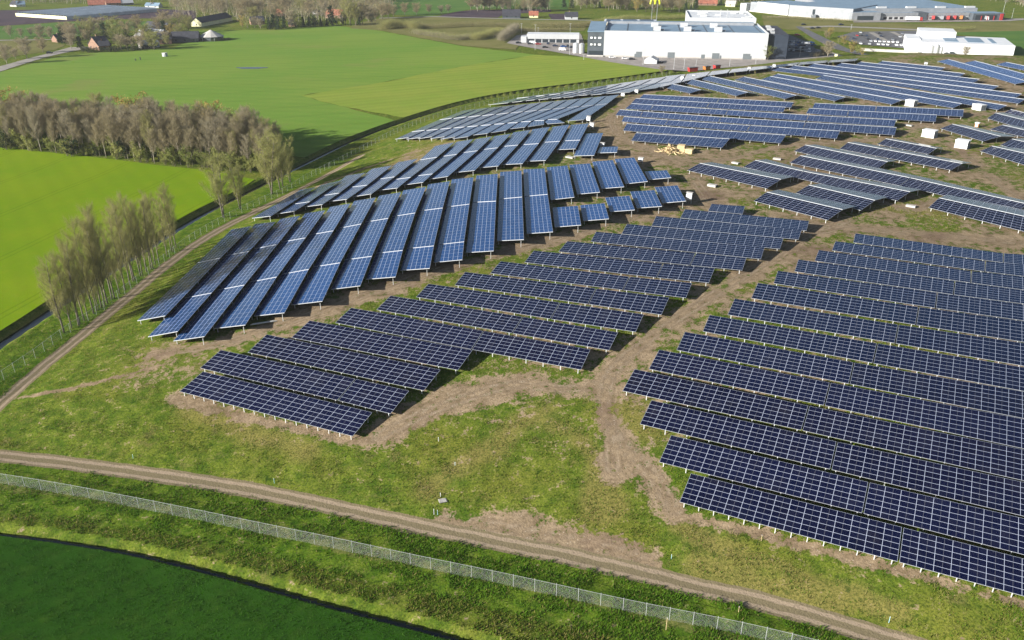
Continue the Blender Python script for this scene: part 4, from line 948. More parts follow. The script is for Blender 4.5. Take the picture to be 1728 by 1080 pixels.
# willow coppice rows and rough hedges: one thing each
def hedge(px, h, w, label, mats, dens=26, seed=1, name='hedge', z=0.0):
    L = smooth_line(g0(px)[:, :2], 6); seg = np.linalg.norm(np.diff(L, axis=0), axis=1); tot = seg.sum(); cum = np.concatenate([[0], np.cumsum(seg)])
    g = np.random.default_rng(seed); n = int(min(16000, tot*dens)); s = g.uniform(0, tot, n)
    P = np.stack([np.interp(s, cum, L[:, 0]), np.interp(s, cum, L[:, 1])], -1)+g.normal(size=(n, 2))*w*.3
    hv = h*(.65+.5*np.interp(s, np.linspace(0, tot, max(4, int(tot/3))), g.random(max(4, int(tot/3)))))
    B = np.column_stack([P, hv*g.uniform(0, .75, n)]); D = np.column_stack([g.normal(size=(n, 2))*.35, np.ones(n)]); D /= np.linalg.norm(D, axis=1)[:, None]
    V1 = twig_arrays(B, D, h*g.uniform(.2, .5, n), .09*np.ones(n), g)
    m = n; V2 = leaf_arrays(B[:m]+D[:m]*(h*g.uniform(.1, .4, m))[:, None], .28*g.uniform(.5, 1.4, m), g)
    V = np.vstack([V1, V2]); org = np.array([*L[len(L)//2], z]); me = np_mesh(name, V-org, np.arange(len(V)).reshape(-1, 3), list(mats))
    me.polygons.foreach_set('material_index', np.concatenate([np.zeros(n, np.int32), np.ones(m, np.int32)])); me.update()
    return tag(link(name, me, None, org), label, 'hedge')
hedge([(645,50),(665,47),(690,47),(702,50)], 6.5, 9, 'pale olive willow thicket at the corner of the green field', (M_TW_OL, M_BUD), 150, 3)
hedge([(705,47),(740,48),(790,45),(860,45)], 4, 5, 'long low willow hedge with dark shadow right of the thicket', (M_TW_OL, M_TW_BR), 60, 4)
hedge([(700,57),(730,62),(770,68),(790,64)], 4.5, 7, 'reedy willow hedge along the green field before the white garage', (M_TW_GR, M_BUD), 80, 5)
hedge([(800,68),(815,64),(830,60),(842,56)], 5, 8, 'rounded willow hedge left of the tall reed bank', (M_TW_OL, M_BUD), 120, 6)
hedge([(845,70),(855,63),(865,56),(870,50)], 6.5, 6, 'tall pale reed bank left of the garage car park', (M_TW_GR, M_TW_GR), 120, 7)
hedge([(872,53),(900,54),(960,52)], 3.5, 5, 'low brown hedge behind the white garage', (M_TW_BR, M_TW_OL), 50, 8)
hedge([(900,46),(940,47),(985,46),(1010,42)], 5, 6, 'long willow hedge behind the white garage and hall', (M_TW_OL, M_TW_BR), 70, 9)
hedge([(1015,38),(1060,33),(1105,33),(1165,31)], 4.5, 8, 'rough hedge behind the beige roof of the white hall', (M_TW_OL, M_BUD), 60, 10)
hedge([(1560,52),(1590,51),(1620,51),(1640,50)], 3.5, 6, 'row of rough bushes in the meadow before the loading yard', (M_TW_OL, M_GREEN), 50, 11)
hedge([(1300,30),(1360,33),(1440,37)], 2.5, 9, 'pale reedy scrub below the grey distribution hall', (M_TW_OL, M_TW_GR), 60, 12)
hedge([(1372,96),(1385,94),(1400,93)], 3, 5, 'brown bramble bank behind the solar field near the car park', (M_TW_BR, M_TW_GR), 80, 13)
hedge([(140,87),(165,88),(200,87),(235,84),(262,80)], 3, 4, 'dark hedge in front of the brick farmhouse', (M_DARK, M_DARK), 60, 14)
hedge([(355,70),(372,69),(388,67)], 1.8, 3, 'small dark hedge right of the white round tent roof', (M_DARK, M_GREEN), 60, 15)
hedge([(490,47),(520,46),(552,44)], 5, 5, 'dark evergreen hedge along the top of the green field', (M_DARK, M_DARK), 60, 16)
# ------------------------------------------------------------------ grass blades on the near slopes and verges
def grass_patch():
    g = np.random.default_rng(21); n = 650000
    # denser towards the camera
    y = 66+150*g.random(n)**1.6; x = g.uniform(-1, 1, n)*(y*.72+14)
    P = np.stack([x, y], -1)
    pxp = pix(np.column_stack([P, np.zeros(n)])); ok = (pxp[:, 0] > -40) & (pxp[:, 0] < 1770) & (pxp[:, 1] < 1110)
    P = P[ok]
    ix = np.clip(np.searchsorted(ax, P[:, 0])-1, 0, nx-2); iy = np.clip(np.searchsorted(ay, P[:, 1])-1, 0, ny-2)
    def at(a): return a.reshape(ny, nx)[iy, ix]
    dfd = seg_dist(P, FDITCH); south = (seg_dist(P, FROAD) > 11.2) & ~inside(P, TOE) & (P[:, 0] < 60)
    side_left = (seg_dist(P, DITCH) < 3.4) | (~inside(P, TOE) & (P[:, 0] < DITCH[np.argmin(np.abs(DITCH[:, 1][None]-P[:, 1][:, None]), 1), 0]+3))
    clump = vnoise(P, 2.4, 31)*.6+vnoise(P, .9, 32)*.4
    dfl = g.random(len(P))
    keep = (at(A_road) < .3) & (at(A_dirt) < .55-.25*dfl) & (clump > .42+.2*(dfl-.5)) & (dfd > 1.3) & ~side_left
    dark_side = inside(P, np.vstack([offs(FDITCH, -1.2), [[60, -60], [-190, -60], [-190, 60]]]))
    keep &= ~dark_side
    P = P[keep]; n = len(P); ix, iy = ix[keep], iy[keep]
    def at2(a): return a.reshape(ny, nx)[iy, ix]
    Z = at2(VZ); lush = at2(A_lush); dry_ = at2(A_dry)
    h = (.20+.26*g.random(n)+.06*lush*g.random(n))*(1+.8*(clump[keep]-.4)); D = np.column_stack([g.normal(size=(n, 2))*.55, np.ones(n)]); D /= np.linalg.norm(D, axis=1)[:, None]
    V = twig_arrays(np.column_stack([P, Z-.03]), D, h, .06+.10*g.random(n), g)
    r = g.random(n); idx = np.where(r < .36, 0, np.where(r < .78, 1, 2)); idx = np.where((dry_ > .4) & (r > .35), 2, idx); idx = np.where((lush > .5) & (r > .2) & (r < .9), 0, idx)
    me = np_mesh('grass', V, np.arange(len(V)).reshape(-1, 3), [M_GA, M_GB, M_GC]); me.polygons.foreach_set('material_index', idx.astype(np.int32)); me.update()
    tag(link('grass', me), kind='stuff')
M_GA = leaf_mat('grass_green', (.055, .140, .009), (.110, .205, .018), .3); M_GB = leaf_mat('grass_olive', (.120, .150, .022), (.175, .185, .035), .3); M_GC = leaf_mat('grass_straw', (.21, .19, .055), (.28, .24, .09), .3)
grass_patch()
def crop_rows():
    g = np.random.default_rng(5); n = 260000; x = g.uniform(-130, 30, n); y = g.uniform(45, 125, n); P = np.stack([x, y], -1)
    pp_ = pix(np.column_stack([P, np.zeros(n)])); P = P[(pp_[:, 0] > -30) & (pp_[:, 0] < 1000) & (pp_[:, 1] < 1105)]
    P = P[inside(P, np.vstack([offs(FDITCH, -1.25), [[60, -60], [-190, -60], [-190, 60]]]))]; n = len(P)
    c = vnoise(P, 2.0, 41); s_ = vnoise(P@np.array([[.79, .61], [-.61, .79]])/[6, .8], 1.0, 42); k = (c*.5+s_*.5) > g.uniform(.2, .75, n); P = P[k]; n = len(P)
    D = np.column_stack([g.normal(size=(n, 2))*.5, np.ones(n)]); D /= np.linalg.norm(D, axis=1)[:, None]
    V = twig_arrays(np.column_stack([P, np.full(n, .08)]), D, .14+.2*g.random(n), .05+.06*g.random(n), g)
    me = np_mesh('crop_blades', V, np.arange(len(V)).reshape(-1, 3), [M_CA, M_CB]); me.polygons.foreach_set('material_index', (g.random(n) < .4).astype(np.int32)); me.update()
    tag(link('crop_blades', me), kind='stuff')
M_CA = leaf_mat('crop_green', (.018, .068, .007), (.030, .090, .010), .3); M_CB = leaf_mat('crop_light_green', (.040, .110, .014), (.058, .128, .020), .3)
crop_rows()
# ------------------------------------------------------------------ buildings
def cladding(name, c, step=1.15):
    t = NT(name); sp = t.n('SeparateXYZ'); tc = t.n('TexCoord'); t.l(tc.outputs['Object'], sp.inputs[0])
    fx = t.math('ABSOLUTE', t.math('SUBTRACT', t.math('FRACT', t.math('DIVIDE', t.math('ADD', sp.outputs[0], sp.outputs[1]), step*3)), .5))
    wn = t.n('TexWhiteNoise', noise_dimensions='1D'); t.l(t.math('FLOOR', t.math('DIVIDE', t.math('ADD', sp.outputs[0], sp.outputs[1]), step*3)), wn.inputs['W'])
    n = t.noise(tc.outputs['Object'], .12, 4); col = t.mix(t.math('MULTIPLY', wn.outputs['Value'], .6), c, tuple(v*.93 for v in c)); col = t.mix(t.ramp(n, .35, .75), col, tuple(v*.9 for v in c))
    col = t.mix(t.math('MULTIPLY', t.ramp(fx, .475, .495), .35), col, tuple(v*.5 for v in c)); return t.base(col, .5, .3)
M_WHITE = cladding('white_cladding', (.47, .485, .50))
M_BWHITE = cladding('bright_white_cladding', (.66, .67, .68))
M_CABIN = plain('white_cabin_paint', (.66, .66, .66), .6, .3, 0, .05, 1)
M_OFFW = plain('warm_white_render', (.45, .43, .40), .7, .3, 0, .08, .5)
M_DGREY = plain('dark_grey_cladding', (.075, .090, .105), .5, .4, 0, .15, .3)
M_ANNEX = plain('blue_black_cladding', (.030, .040, .060), .5, .4, 0, .15, .3)
M_MGREY = plain('mid_grey_cladding', (.24, .255, .275), .5, .4, 0, .10, .3)
M_LGREY = plain('light_grey_cladding', (.42, .425, .43), .55, .35, 0, .08, .3)
M_ROOFB = plain('blue_grey_roof', (.16, .235, .31), .55, .4, 0, .12, .15)
M_ROOFP = plain('pale_roof_membrane', (.56, .58, .60), .7, .3, 0, .10, .3)
M_DROOF = plain('dark_tile_roof', (.045, .047, .058), .7, .3, 0, .25, .6)
M_RROOF = plain('red_tile_roof', (.33, .125, .08), .8, .2, 0, .25, .6)
M_BRICK = plain('brick', (.25, .155, .11), .85, .2, 0, .2, 1.0)
M_BEIGE = plain('beige_cladding', (.56, .50, .36), .7, .3, 0, .08, .3)
M_CREAM = plain('pale_yellow_wall', (.72, .70, .42), .7, .3, 0, .08, .3)
M_GLASS = plain('window_glass', (.03, .04, .05), .08, .6, 0, .1)
M_BLIND = plain('white_blinds', (.75, .77, .78), .5, .4, 0, .04)
M_GHR = plain('greenhouse_glazing', (.46, .52, .56), .25, .6, 0, .12, .15)
M_STEEL = plain('stainless_tank', (.62, .63, .63), .35, .5, .5, .08)
M_CONC = plain('concrete', (.42, .40, .37), .9, .2, 0, .15, 1.5)
M_WOOD = plain('sawn_timber', (.56, .43, .24), .85, .2, 0, .2, 2)
M_DOOR = plain('grey_door', (.13, .15, .16), .6, .4, 0, .1)
M_BLACK = plain('black_rubber', (.02, .02, .022), .8, .3, 0, .1)
def pcol(n, c, r=.35): return plain(n, c, r, .5, 0, .04)
M_RED = pcol('red_paint', (.36, .035, .035)); M_BLUEP = pcol('blue_paint', (.03, .10, .30)); M_SILV = pcol('silver_paint', (.42, .44, .46)); M_NAVYP = pcol('dark_blue_paint', (.02, .03, .06)); M_BLK = pcol('black_paint', (.018, .019, .022))
M_WHP = pcol('white_paint', (.80, .80, .80)); M_ORA = pcol('orange_paint', (.40, .15, .04)); M_YEL = pcol('yellow_sign_paint', (.58, .64, .04)); M_GREYP = pcol('grey_paint', (.22, .23, .25)); M_CYAN = pcol('pale_blue_plastic', (.35, .60, .66))
def depth_to(P, D, py, z):
    """how far along D from P a point at height z appears on image row py"""
    lo, hi = 0.0, 900.0
    for _ in range(45):
        m = (lo+hi)/2; q = np.array([P[0]+D[0]*m, P[1]+D[1]*m, z])
        if pix(q)[1] > py: lo = m
        else: hi = m
    return lo
class Bld:
    def __init__(s, a, b, name, label, cat, group=None):
        A, B = g0([a, b]); s.A = A; d = B-A; s.L = np.linalg.norm(d[:2]); s.rz = math.atan2(d[1], d[0]); s.D = np.array([-d[1], d[0]])/s.L
        s.X = d[:2]/s.L; s.o = empty(name, (A[0], A[1], 0), label, cat, group, s.rz)
    def depth(s, py, z, fx=.5): return depth_to(s.A[:2]+s.X*s.L*fx, s.D, py, z)
    def h(s, py, fx=0): 
        P = s.A[:2]+s.X*s.L*fx; return height_for((P[0], P[1], 0), py)
    def box(s, name, x0, x1, y0, y1, z0, z1, m, top=None, parent=None):
        b = MB(); b.box(x0, x1, y0, y1, z0, z1, 0, 1 if top else None); return b.build(name, [m]+([top] if top else []), parent or s.o)
    def gable(s, x0, x1, y0, y1, ze, zr, wall, roof, along='x', over=.4):
        """walls up to the eaves with gable ends, and a pitched roof as its own part"""
        b = MB(); b.box(x0, x1, y0, y1, -.2, ze)
        r = MB(); t = .25
        if along == 'x':
            ym = (y0+y1)/2
            for x in (x0, x1): b.poly([(x, y0, ze), (x, y1, ze), (x, ym, zr)])
            sl = (zr-ze)/((y1-y0)/2); e = over
            for ya, sg in ((y0, -1), (y1, 1)):
                r.hexa([(x0-e, ya+sg*e, ze-sl*e+.02), (x1+e, ya+sg*e, ze-sl*e+.02), (x1+e, ym, zr+.02), (x0-e, ym, zr+.02), (x0-e, ya+sg*e, ze-sl*e+t), (x1+e, ya+sg*e, ze-sl*e+t), (x1+e, ym, zr+t), (x0-e, ym, zr+t)])
        else:
            xm = (x0+x1)/2
            for y in (y0, y1): b.poly([(x0, y, ze), (x1, y, ze), (xm, y, zr)])
            sl = (zr-ze)/((x1-x0)/2); e = over
            for xa, sg in ((x0, -1), (x1, 1)):
                r.hexa([(xa+sg*e, y0-e, ze-sl*e+.02), (xa+sg*e, y1+e, ze-sl*e+.02), (xm, y1+e, zr+.02), (xm, y0-e, zr+.02), (xa+sg*e, y0-e, ze-sl*e+t), (xa+sg*e, y1+e, ze-sl*e+t), (xm, y1+e, zr+t), (xm, y0-e, zr+t)])
        w = b.build('wall', wall, s.o); rf = r.build('roof', roof, s.o); return w, rf
# ---- the big white hall
w = Bld((1018,95.5), (1292,101), 'warehouse', 'big white windowless hall with dark grey office end and blue-grey roof', 'warehouse')
hw = w.h(51.5, .0); dp = w.depth(37.5, hw, .5); L = w.L
w.box('wall', 0, L, 0, .5, .9, hw, M_WHITE)
w.box('plinth', 0, L, -.03, .4, -.2, .9, M_CONC)
w.box('wall', .3, L-.02, .5, dp, -.2, hw-.9, M_DGREY, M_ROOFB)
for k in range(6):
    x = L*(.14+.165*k); w.box('roof_seam', x-.25, x+.25, .8, dp-6, hw-.9, hw-.72, M_DGREY)
w.box('parapet', L-.5, L+.05, .5, dp, hw-.9, hw, M_LGREY); w.box('parapet', .3, 1.2, .5, dp, hw-.9, hw, M_DGREY)
w.box('roof_monitor', L*.02, L*.97, dp-7, dp-1, hw-.9, hw+.8, M_MGREY, M_ROOFB)
for x, r in ((.222,1.9),(.422,2.3),(.618,1.15),(.695,2.3),(.882,2.3)):
    x0 = (pix(np.array([0, 0, 0.]))[0])*0+x*L; w.box('door', x0-r, x0+r, -.12, .1, 0, 3.6 if r > 1.5 else 2.6, M_DOOR)
for x in (.20,.725,.908): w.box('door', x*L-.55, x*L+.55, -.1, .1, 0, 2.2, M_DOOR)
for k, x in enumerate((.315,.505,.695)):
    for y in (.22, .62):
        xx = x*L+(.012*L if y < .5 else 0); yy = dp*y; u = w.box('air_handler', xx-2.4, xx+2.4, yy-2, yy+2, hw-.9, hw+2.0, M_WHITE); w.box('duct', xx+2.4, xx+4.8, yy-.5, yy+.5, hw-.8, hw+.2, M_GREYP, parent=u)
# office end, left
hx = w.h(43, -.10); xo = -11.0
b = MB(); ho = hw*.92
b.box(xo, -.05, 3, dp*.75, -.2, ho); b.build('wall', M_DGREY, w.o)
b = MB(); b.hexa([(xo-.3, 2.6, ho), (-.06, 2.6, ho), (-.06, dp*.75, ho+2.2), (xo-.3, dp*.75, ho+2.2), (xo-.3, 2.6, ho+.5), (-.06, 2.6, ho+.5), (-.06, dp*.75, ho+2.7), (xo-.3, dp*.75, ho+2.7)]); b.build('roof', M_ROOFB, w.o)
for z in (.42, .70):
    for x0, x1 in ((-9.4, -7.2), (-6.9, -4.9), (-4.2, -1.4)):
        f = w.box('window', x0, x1, 2.85, 3.05, ho*z, ho*z+1.7, M_GLASS); w.box('blind', x0+.15, x1-.5, 2.80, 2.88, ho*z+.3, ho*z+1.5, M_BLIND, parent=f)
w.box('ground_floor_glazing', xo+1, -.6, 2.8, 3.05, .4, 3.2, M_GLASS)
w.box('low_wall', xo, -.1, -1.0, -.6, -.1, 1.0, M_OFFW)
# rear high block and beige block
wh = Bld((1168,56), (1281,57), 'warehouse', 'white high-bay block with pipe-cluttered pale roof behind the white hall', 'warehouse'); 
A2 = w.A[:2]+w.X*L*.55+w.D*dp; wh.o.location = (A2[0], A2[1], 0); wh.o.rotation_euler = (0, 0, w.rz); wh.A = np.array([*A2, 0]); wh.X, wh.D, wh.L = w.X, w.D, L*.44
h2 = wh.h(31.5, 0); d2 = min(60, wh.depth(19.5, h2, .5))
wh.box('wall', 0, wh.L, .6, d2, -.2, h2, M_WHITE, M_ROOFP)
for k in range(4): wh.box('parapet', *((0, wh.L, .6, 1.0) if k == 0 else (0, .4, 1.0, d2) if k == 1 else (wh.L-.4, wh.L, 1.0, d2) if k == 2 else (.4, wh.L-.4, d2-.4, d2)), h2, h2+.8, M_WHITE)
r9 = random.Random(9)
for k in range(16):
    x = r9.uniform(3, wh.L-4); y = r9.uniform(4, d2-4); wh.box('roof_duct', x, x+r9.uniform(1, 6), y, y+r9.uniform(.8, 2), h2, h2+r9.uniform(.4, 1.8), r9.choice([M_STEEL, M_WHITE, M_GREYP, M_LGREY]))
for k in range(2):
    bm_ = MB(); bm_.cyl(wh.L*(.47+.1*k), 6, h2, h2+6, .15, 8); bm_.build('vent_pipe', M_STEEL, wh.o)
wb = Bld((1012,60), (1100,61), 'warehouse', 'beige block with dark solar roof behind the office end', 'warehouse')
A3 = w.A[:2]+w.X*(-3)+w.D*(dp+.5); wb.o.location = (A3[0], A3[1], 0); wb.o.rotation_euler = (0, 0, w.rz); wb.A = np.array([*A3, 0]); wb.X, wb.D, wb.L = w.X, w.D, L*.36
h3 = wb.h(37.5, 0); d3 = min(60, wb.depth(32.5, h3, .5)); wb.box('wall', 0, wb.L, 0, d3, -.2, h3, M_BEIGE, M_ROOFP)
for k in range(3): wb.box('roof_panels', wb.L*(.04+.32*k), wb.L*(.30+.32*k), d3*.2, d3*.85, h3, h3+.3, M_NAVYP)
# right dark wing
ww = Bld((1294,101), (1322,92), 'warehouse', 'dark annex with sloping roof on the shaded end of the white hall', 'warehouse')
A4 = w.A[:2]+w.X*(L+.1)+w.D*3; ww.o.location = (A4[0], A4[1], 0); ww.o.rotation_euler = (0, 0, w.rz)
ww.box('wall', 0, 13, 0, dp*.9, -.2, hw*.93, M_ANNEX, M_DROOF)
for k in range(5): ww.box('roof_unit', 2+r9.uniform(0, 4), 4+r9.uniform(0, 4), dp*.1+dp*.15*k, dp*.1+dp*.15*k+2.5, hw*.93, hw*.93+1.2, r9.choice([M_LGREY, M_STEEL]))
# ---- white garage and tanks
q = Bld((879,72), (977,73), 'garage_building', 'long low white garage with dark shopfront left of the white hall', 'garage')
hq = q.h(58.2, .5); dq = 14; q.box('wall', 10/98*q.L, q.L, 0, dq, -.2, hq, M_WHITE, M_ROOFP); q.box('fascia', 10/98*q.L, q.L, -.5, -.05, hq*.48, hq+.3, M_WHITE)
for k in range(7): x = q.L*(.13+.12*k); q.box('shop_window', x, x+q.L*.10, -.12, .05, .3, hq*.45, M_GLASS)
q.box('annex', 0, 9.5/98*q.L, -1, 6, -.2, hq*.75, M_WHITE)
def tank(a, b, top, label, mat):
    A, B = g0([a, b]); c = (A+B)/2; r = np.linalg.norm(B-A)/2; h = height_for(A, top); o = empty('storage_tank', (c[0], c[1], 0), label, 'tank')
    m = MB(); m.cyl(0, 0, -.2, h, r, 28); m.build('shell', mat, o, smooth=False); m = MB(); m.cyl(0, 0, h, h+.8, r*1.02, 28, 0, r*.3); m.build('lid', mat, o)
    m = MB(); [m.cyl(0, 0, h*z, h*z+.15, r*1.015, 28) for z in (.3, .62, .95)]; m.build('band', M_LGREY, o)
tank((966.5,89.5), (976,89.5), 74, 'left white storage tank beside the dark office end', M_WHITE); tank((977,90), (986,90), 74.5, 'right white storage tank beside the dark office end', M_STEEL)
t_ = Bld((1087,107.5), (1108,108.5), 'storage_tent', 'small white gabled storage tent in front of the white hall', 'tent')
t_.gable(0, t_.L, 0, 9, t_.h(101.5), t_.h(96.8), M_WHITE, M_WHITE, 'y', .1); t_.box('door', t_.L*.35, t_.L*.65, -.06, .05, 0, 2.4, M_OFFW)
# ---- small white hall, right
v = Bld((1552,89), (1709,96), 'warehouse', 'low white flat-roofed hall with dark roof patches near the right edge', 'warehouse')
hv = v.h(77.5, 1.0); dv = v.depth(62.5, hv, .75); v.box('wall', 0, v.L, 0, dv, -.2, hv, M_BWHITE, M_BWHITE)
for x0, x1 in ((.27,.42),(.52,.70),(.78,.83)): v.box('roof_panels', v.L*x0, v.L*x1, dv*.22, dv*.8, hv, hv+.15, M_ROOFB)
v.box('upper_block', 0, v.L*.42, dv*.72, dv*1.25, -.2, hv*1.55, M_BWHITE); v.box('annex', -9, -.05, dv*.25, dv*.9, -.2, hv*1.1, M_BWHITE); v.box('low_wall', -38, -1, -3, -2.5, -.2, 1.6, M_OFFW)
tank((1566,93.5), (1574,93.7), 78, 'leftmost steel tank before the small white hall', M_STEEL); tank((1574.5,94), (1583,94.2), 76.5, 'middle steel tank before the small white hall', M_STEEL); tank((1583.5,94.2), (1589,94.4), 80, 'rightmost small steel tank before the small white hall', M_STEEL)
# ---- the distribution centre
c = Bld((1438,34.5), (1690,33), 'distribution_centre', 'huge grey distribution hall with blue-grey roof and loading docks at top right', 'warehouse')
hc = c.h(16.5, .0); dc = 150; LL_ = c.L
c.box('hall', 1, LL_-18, 12, dc, -.2, hc, M_MGREY, M_ROOFB)
c.box('dock_wing', 25, LL_-32, 0, 12, -.2, hc*.62, M_LGREY, M_ROOFB); c.box('fascia', 25, LL_-32, -.4, -.02, hc*.40, hc*.70, M_MGREY)
c.box('office', -2, 24.8, -3, 12, -.2, hc*.78, M_MGREY, M_ROOFB); f = c.box('window', 3, 18, -3.15, -2.9, .5, hc*.45, M_GLASS)
c.box('stair_tower', LL_*.43, LL_*.49, -1, 11.9, -.2, hc*.72, M_DGREY)
for k in range(8):
    x = 29+k*5.2
    if x < LL_*.42: c.box('dock_door', x, x+3.2, -.12, .02, .8, hc*.30, M_BLACK)
for k in range(9):
    x = LL_*.51+k*6; c.box('dock_door', x, x+3.2, -.12, .02, .8, hc*.30, M_DOOR)
c.box('office', LL_-31.5, LL_-2, -6, 12, -.2, hc*.66, M_DGREY, M_ROOFB); c.box('window', LL_-29, LL_-9, -6.15, -5.9, .5, hc*.5, M_GLASS); c.box('red_panel', LL_-6, LL_-3.2, -6.6, -6.05, 0, hc*.62, M_RED)
for k in range(3): c.box('red_panel', LL_-24+k*6, LL_-23.2+k*6, -6.5, -6.2, 0, hc*.42, M_RED)
for k in range(4): c.box('roof_unit', LL_*(.2+.2*k), LL_*(.2+.2*k)+9, 14, 17, hc, hc+1.4, M_WHITE)
c2 = Bld((1330,27), (1438,34.5), 'distribution_centre', 'blue-grey long flank of the distribution hall with white silo', 'warehouse')
h4 = c2.h(8.5, .0); c2.box('wall', 0, c2.L-.5, 0, 60, -.2, h4, M_MGREY, M_ROOFB); c2.box('plinth', 0, c2.L-.5, -.2, -.02, -.2, .9, M_OFFW)
c2.box('window', c2.L*.38, c2.L*.42, -.15, .02, h4*.3, h4*.75, M_GLASS); c2.box('generator', c2.L*.40, c2.L*.47, -5, -1, -.1, 3, M_DGREY)
tank((1361,28), (1370,28.6), 11, 'tall white silo against the flank of the distribution hall', M_WHITE)
c3 = Bld((1264,19), (1329,26.5), 'distribution_centre', 'light grey wing of the distribution hall at its left end', 'warehouse')
h5 = c3.h(3.5, .3); c3.box('wall', c3.L*.2, c3.L, 0, 40, -.2, h5, M_LGREY, M_ROOFB); c3.box('wall', 0, c3.L*.198, 1, 30, -.2, h5*.92, M_MGREY, M_ROOFB); c3.box('plinth', 0, c3.L, -.3, -.02, -.2, .8, M_OFFW); c3.box('white_box', -9, -.5, -4, 5, -.2, h5*.75, M_WHITE)
# ---- greenhouse
gh = Bld((27,27.5), (113,33.5), 'greenhouse', 'long glass greenhouse with pale yellow end wall in the ploughed field', 'greenhouse')
hg = gh.h(22, 0); dg = 120; gh.box('wall', 0, gh.L, 0, .4, -.2, hg, M_CREAM)
E = g0([(265,20)])[0]; S0 = g0([(113,33.5)])[0]; dvec = (E-S0)[:2]; A5 = gh.A[:2]; 
ca, sa = math.cos(-gh.rz), math.sin(-gh.rz); loc = lambda v_: np.array([v_[0]*ca-v_[1]*sa, v_[0]*sa+v_[1]*ca]); dl_ = loc(dvec)
b = MB(); n_ = 18
for k in range(n_):
    xa, xb = gh.L*k/n_, gh.L*(k+1)/n_; xm = (xa+xb)/2; e = dl_
    for (x0, z0, x1, z1) in ((xa, hg, xm, hg+1.1), (xm, hg+1.1, xb, hg)):
        b.quad((x0, .4, z0), (x1, .4, z1), (x1+e[0], .4+e[1], z1), (x0+e[0], .4+e[1], z0))
b.build('roof', M_GHR, gh.o); b = MB(); e = dl_
b.quad((gh.L, .4, -.1), (gh.L+e[0], .4+e[1], -.1), (gh.L+e[0], .4+e[1], hg), (gh.L, .4, hg)); b.quad((0, .4, -.1), (e[0], .4+e[1], -.1), (e[0], .4+e[1], hg), (0, .4, hg)); b.quad((e[0], .4+e[1], -.1), (gh.L+e[0], .4+e[1], -.1), (gh.L+e[0], .4+e[1], hg), (e[0], .4+e[1], hg))
b.build('side_wall', M_GHR, gh.o)
# ---- farmhouses and barns: (base a, base b, eaves row, ridge row, depth, ridge along, wall, roof, label)
HOUSES = [((150,82),(168,85),76,66,9,'y',M_BRICK,M_DROOF,'brick farmhouse gable with dark roof at the end of the farm road'),((169,85),(186,84),77,71,8,'x',M_BRICK,M_DROOF,'low dark-roofed wing right of the brick farmhouse'),
 ((228,66),(266,70),62,52,14,'x',M_BRICK,M_LGREY,'grey sheet-roofed barn among trees at upper left'),((240,54),(280,58),50,42,14,'x',M_BRICK,M_DROOF,'large barn with dark blue roof behind the grey barn'),((262,75),(290,74),66,60,10,'x',M_BRICK,M_DROOF,'dark shed right of the grey barn'),((290,72),(335,71),65,61,12,'x',M_DGREY,M_DROOF,'long dark low barn left of the round tent roof'),
 ((243,82),(270,79),74,70,7,'x',M_OFFW,M_OFFW,'pale stone outhouse under the grey barn'),((323,44.5),(341,45),38,32,50,'y',M_CREAM,M_DROOF,'long dark-roofed shed with pale yellow gable below the far wood'),
 ((98,72),(117,70),69,65,9,'x',M_BRICK,M_DROOF,'small dark-roofed house beside the road trees'),((424,42),(447,41),36,31,10,'x',M_BRICK,M_DROOF,'dark-roofed bungalow hidden behind bare trees'),
 ((466,27),(480,27),24,17,10,'x',M_BRICK,M_RROOF,'house with bright orange-red roof rising out of the far wood'),((527,24),(537,24),20,13,9,'y',M_OFFW,M_DROOF,'white gabled house at the edge of the far wood'),((549,30),(574,31),25,17,12,'x',M_BRICK,M_RROOF,'long red-tiled house right of the white gabled house'),
 ((487,45),(497,45),41,36,8,'x',M_BRICK,M_DROOF,'little brick shed before the dark evergreens'),((848,31),(878,31),27,23.5,14,'x',M_DGREY,M_DROOF,'dark low barns beside the country road at the top'),((893,30),(908,30),26,21,9,'x',M_CREAM,M_RROOF,'pale yellow house with pinkish roof right of the dark barns'),
 ((954,33),(975,33),28,24.5,10,'x',M_WHITE,M_DROOF,'white house with dark roof behind the long hedge'),((1178,9),(1210,9.5),6,-3,16,'x',M_BRICK,M_RROOF,'red-roofed farmhouse behind the white high-bay block'),((1224,11),(1240,11.5),7,3.5,9,'x',M_CREAM,M_OFFW,'pale yellow cottage right of the red-roofed farmhouse'),
 ((17,11),(28,11.5),9,6,9,'x',M_OFFW,M_DROOF,'pale house left of the greenhouse'),((29,11.5),(43,11),9,6.5,9,'x',M_WHITE,M_ROOFB,'white shed with blue roof behind the greenhouse'),((150,13),(178,12),8,5,12,'x',M_OFFW,M_RROOF,'pinkish row house behind the greenhouse'),((180,10),(205,9),5,0,12,'x',M_BRICK,M_RROOF,'brown-roofed house behind the greenhouse'),
 ((206,9),(226,8),5,1,12,'x',M_DGREY,M_WHITE,'shed with bright white roof behind the greenhouse'),((254,13),(262,13),8,5,8,'y',M_WHITE,M_DROOF,'small white gabled house at the greenhouse end'),((245,13),(268,13.5),12,9.5,7,'x',M_WHITE,M_ROOFB,'white low shed at the right end of the greenhouse')]
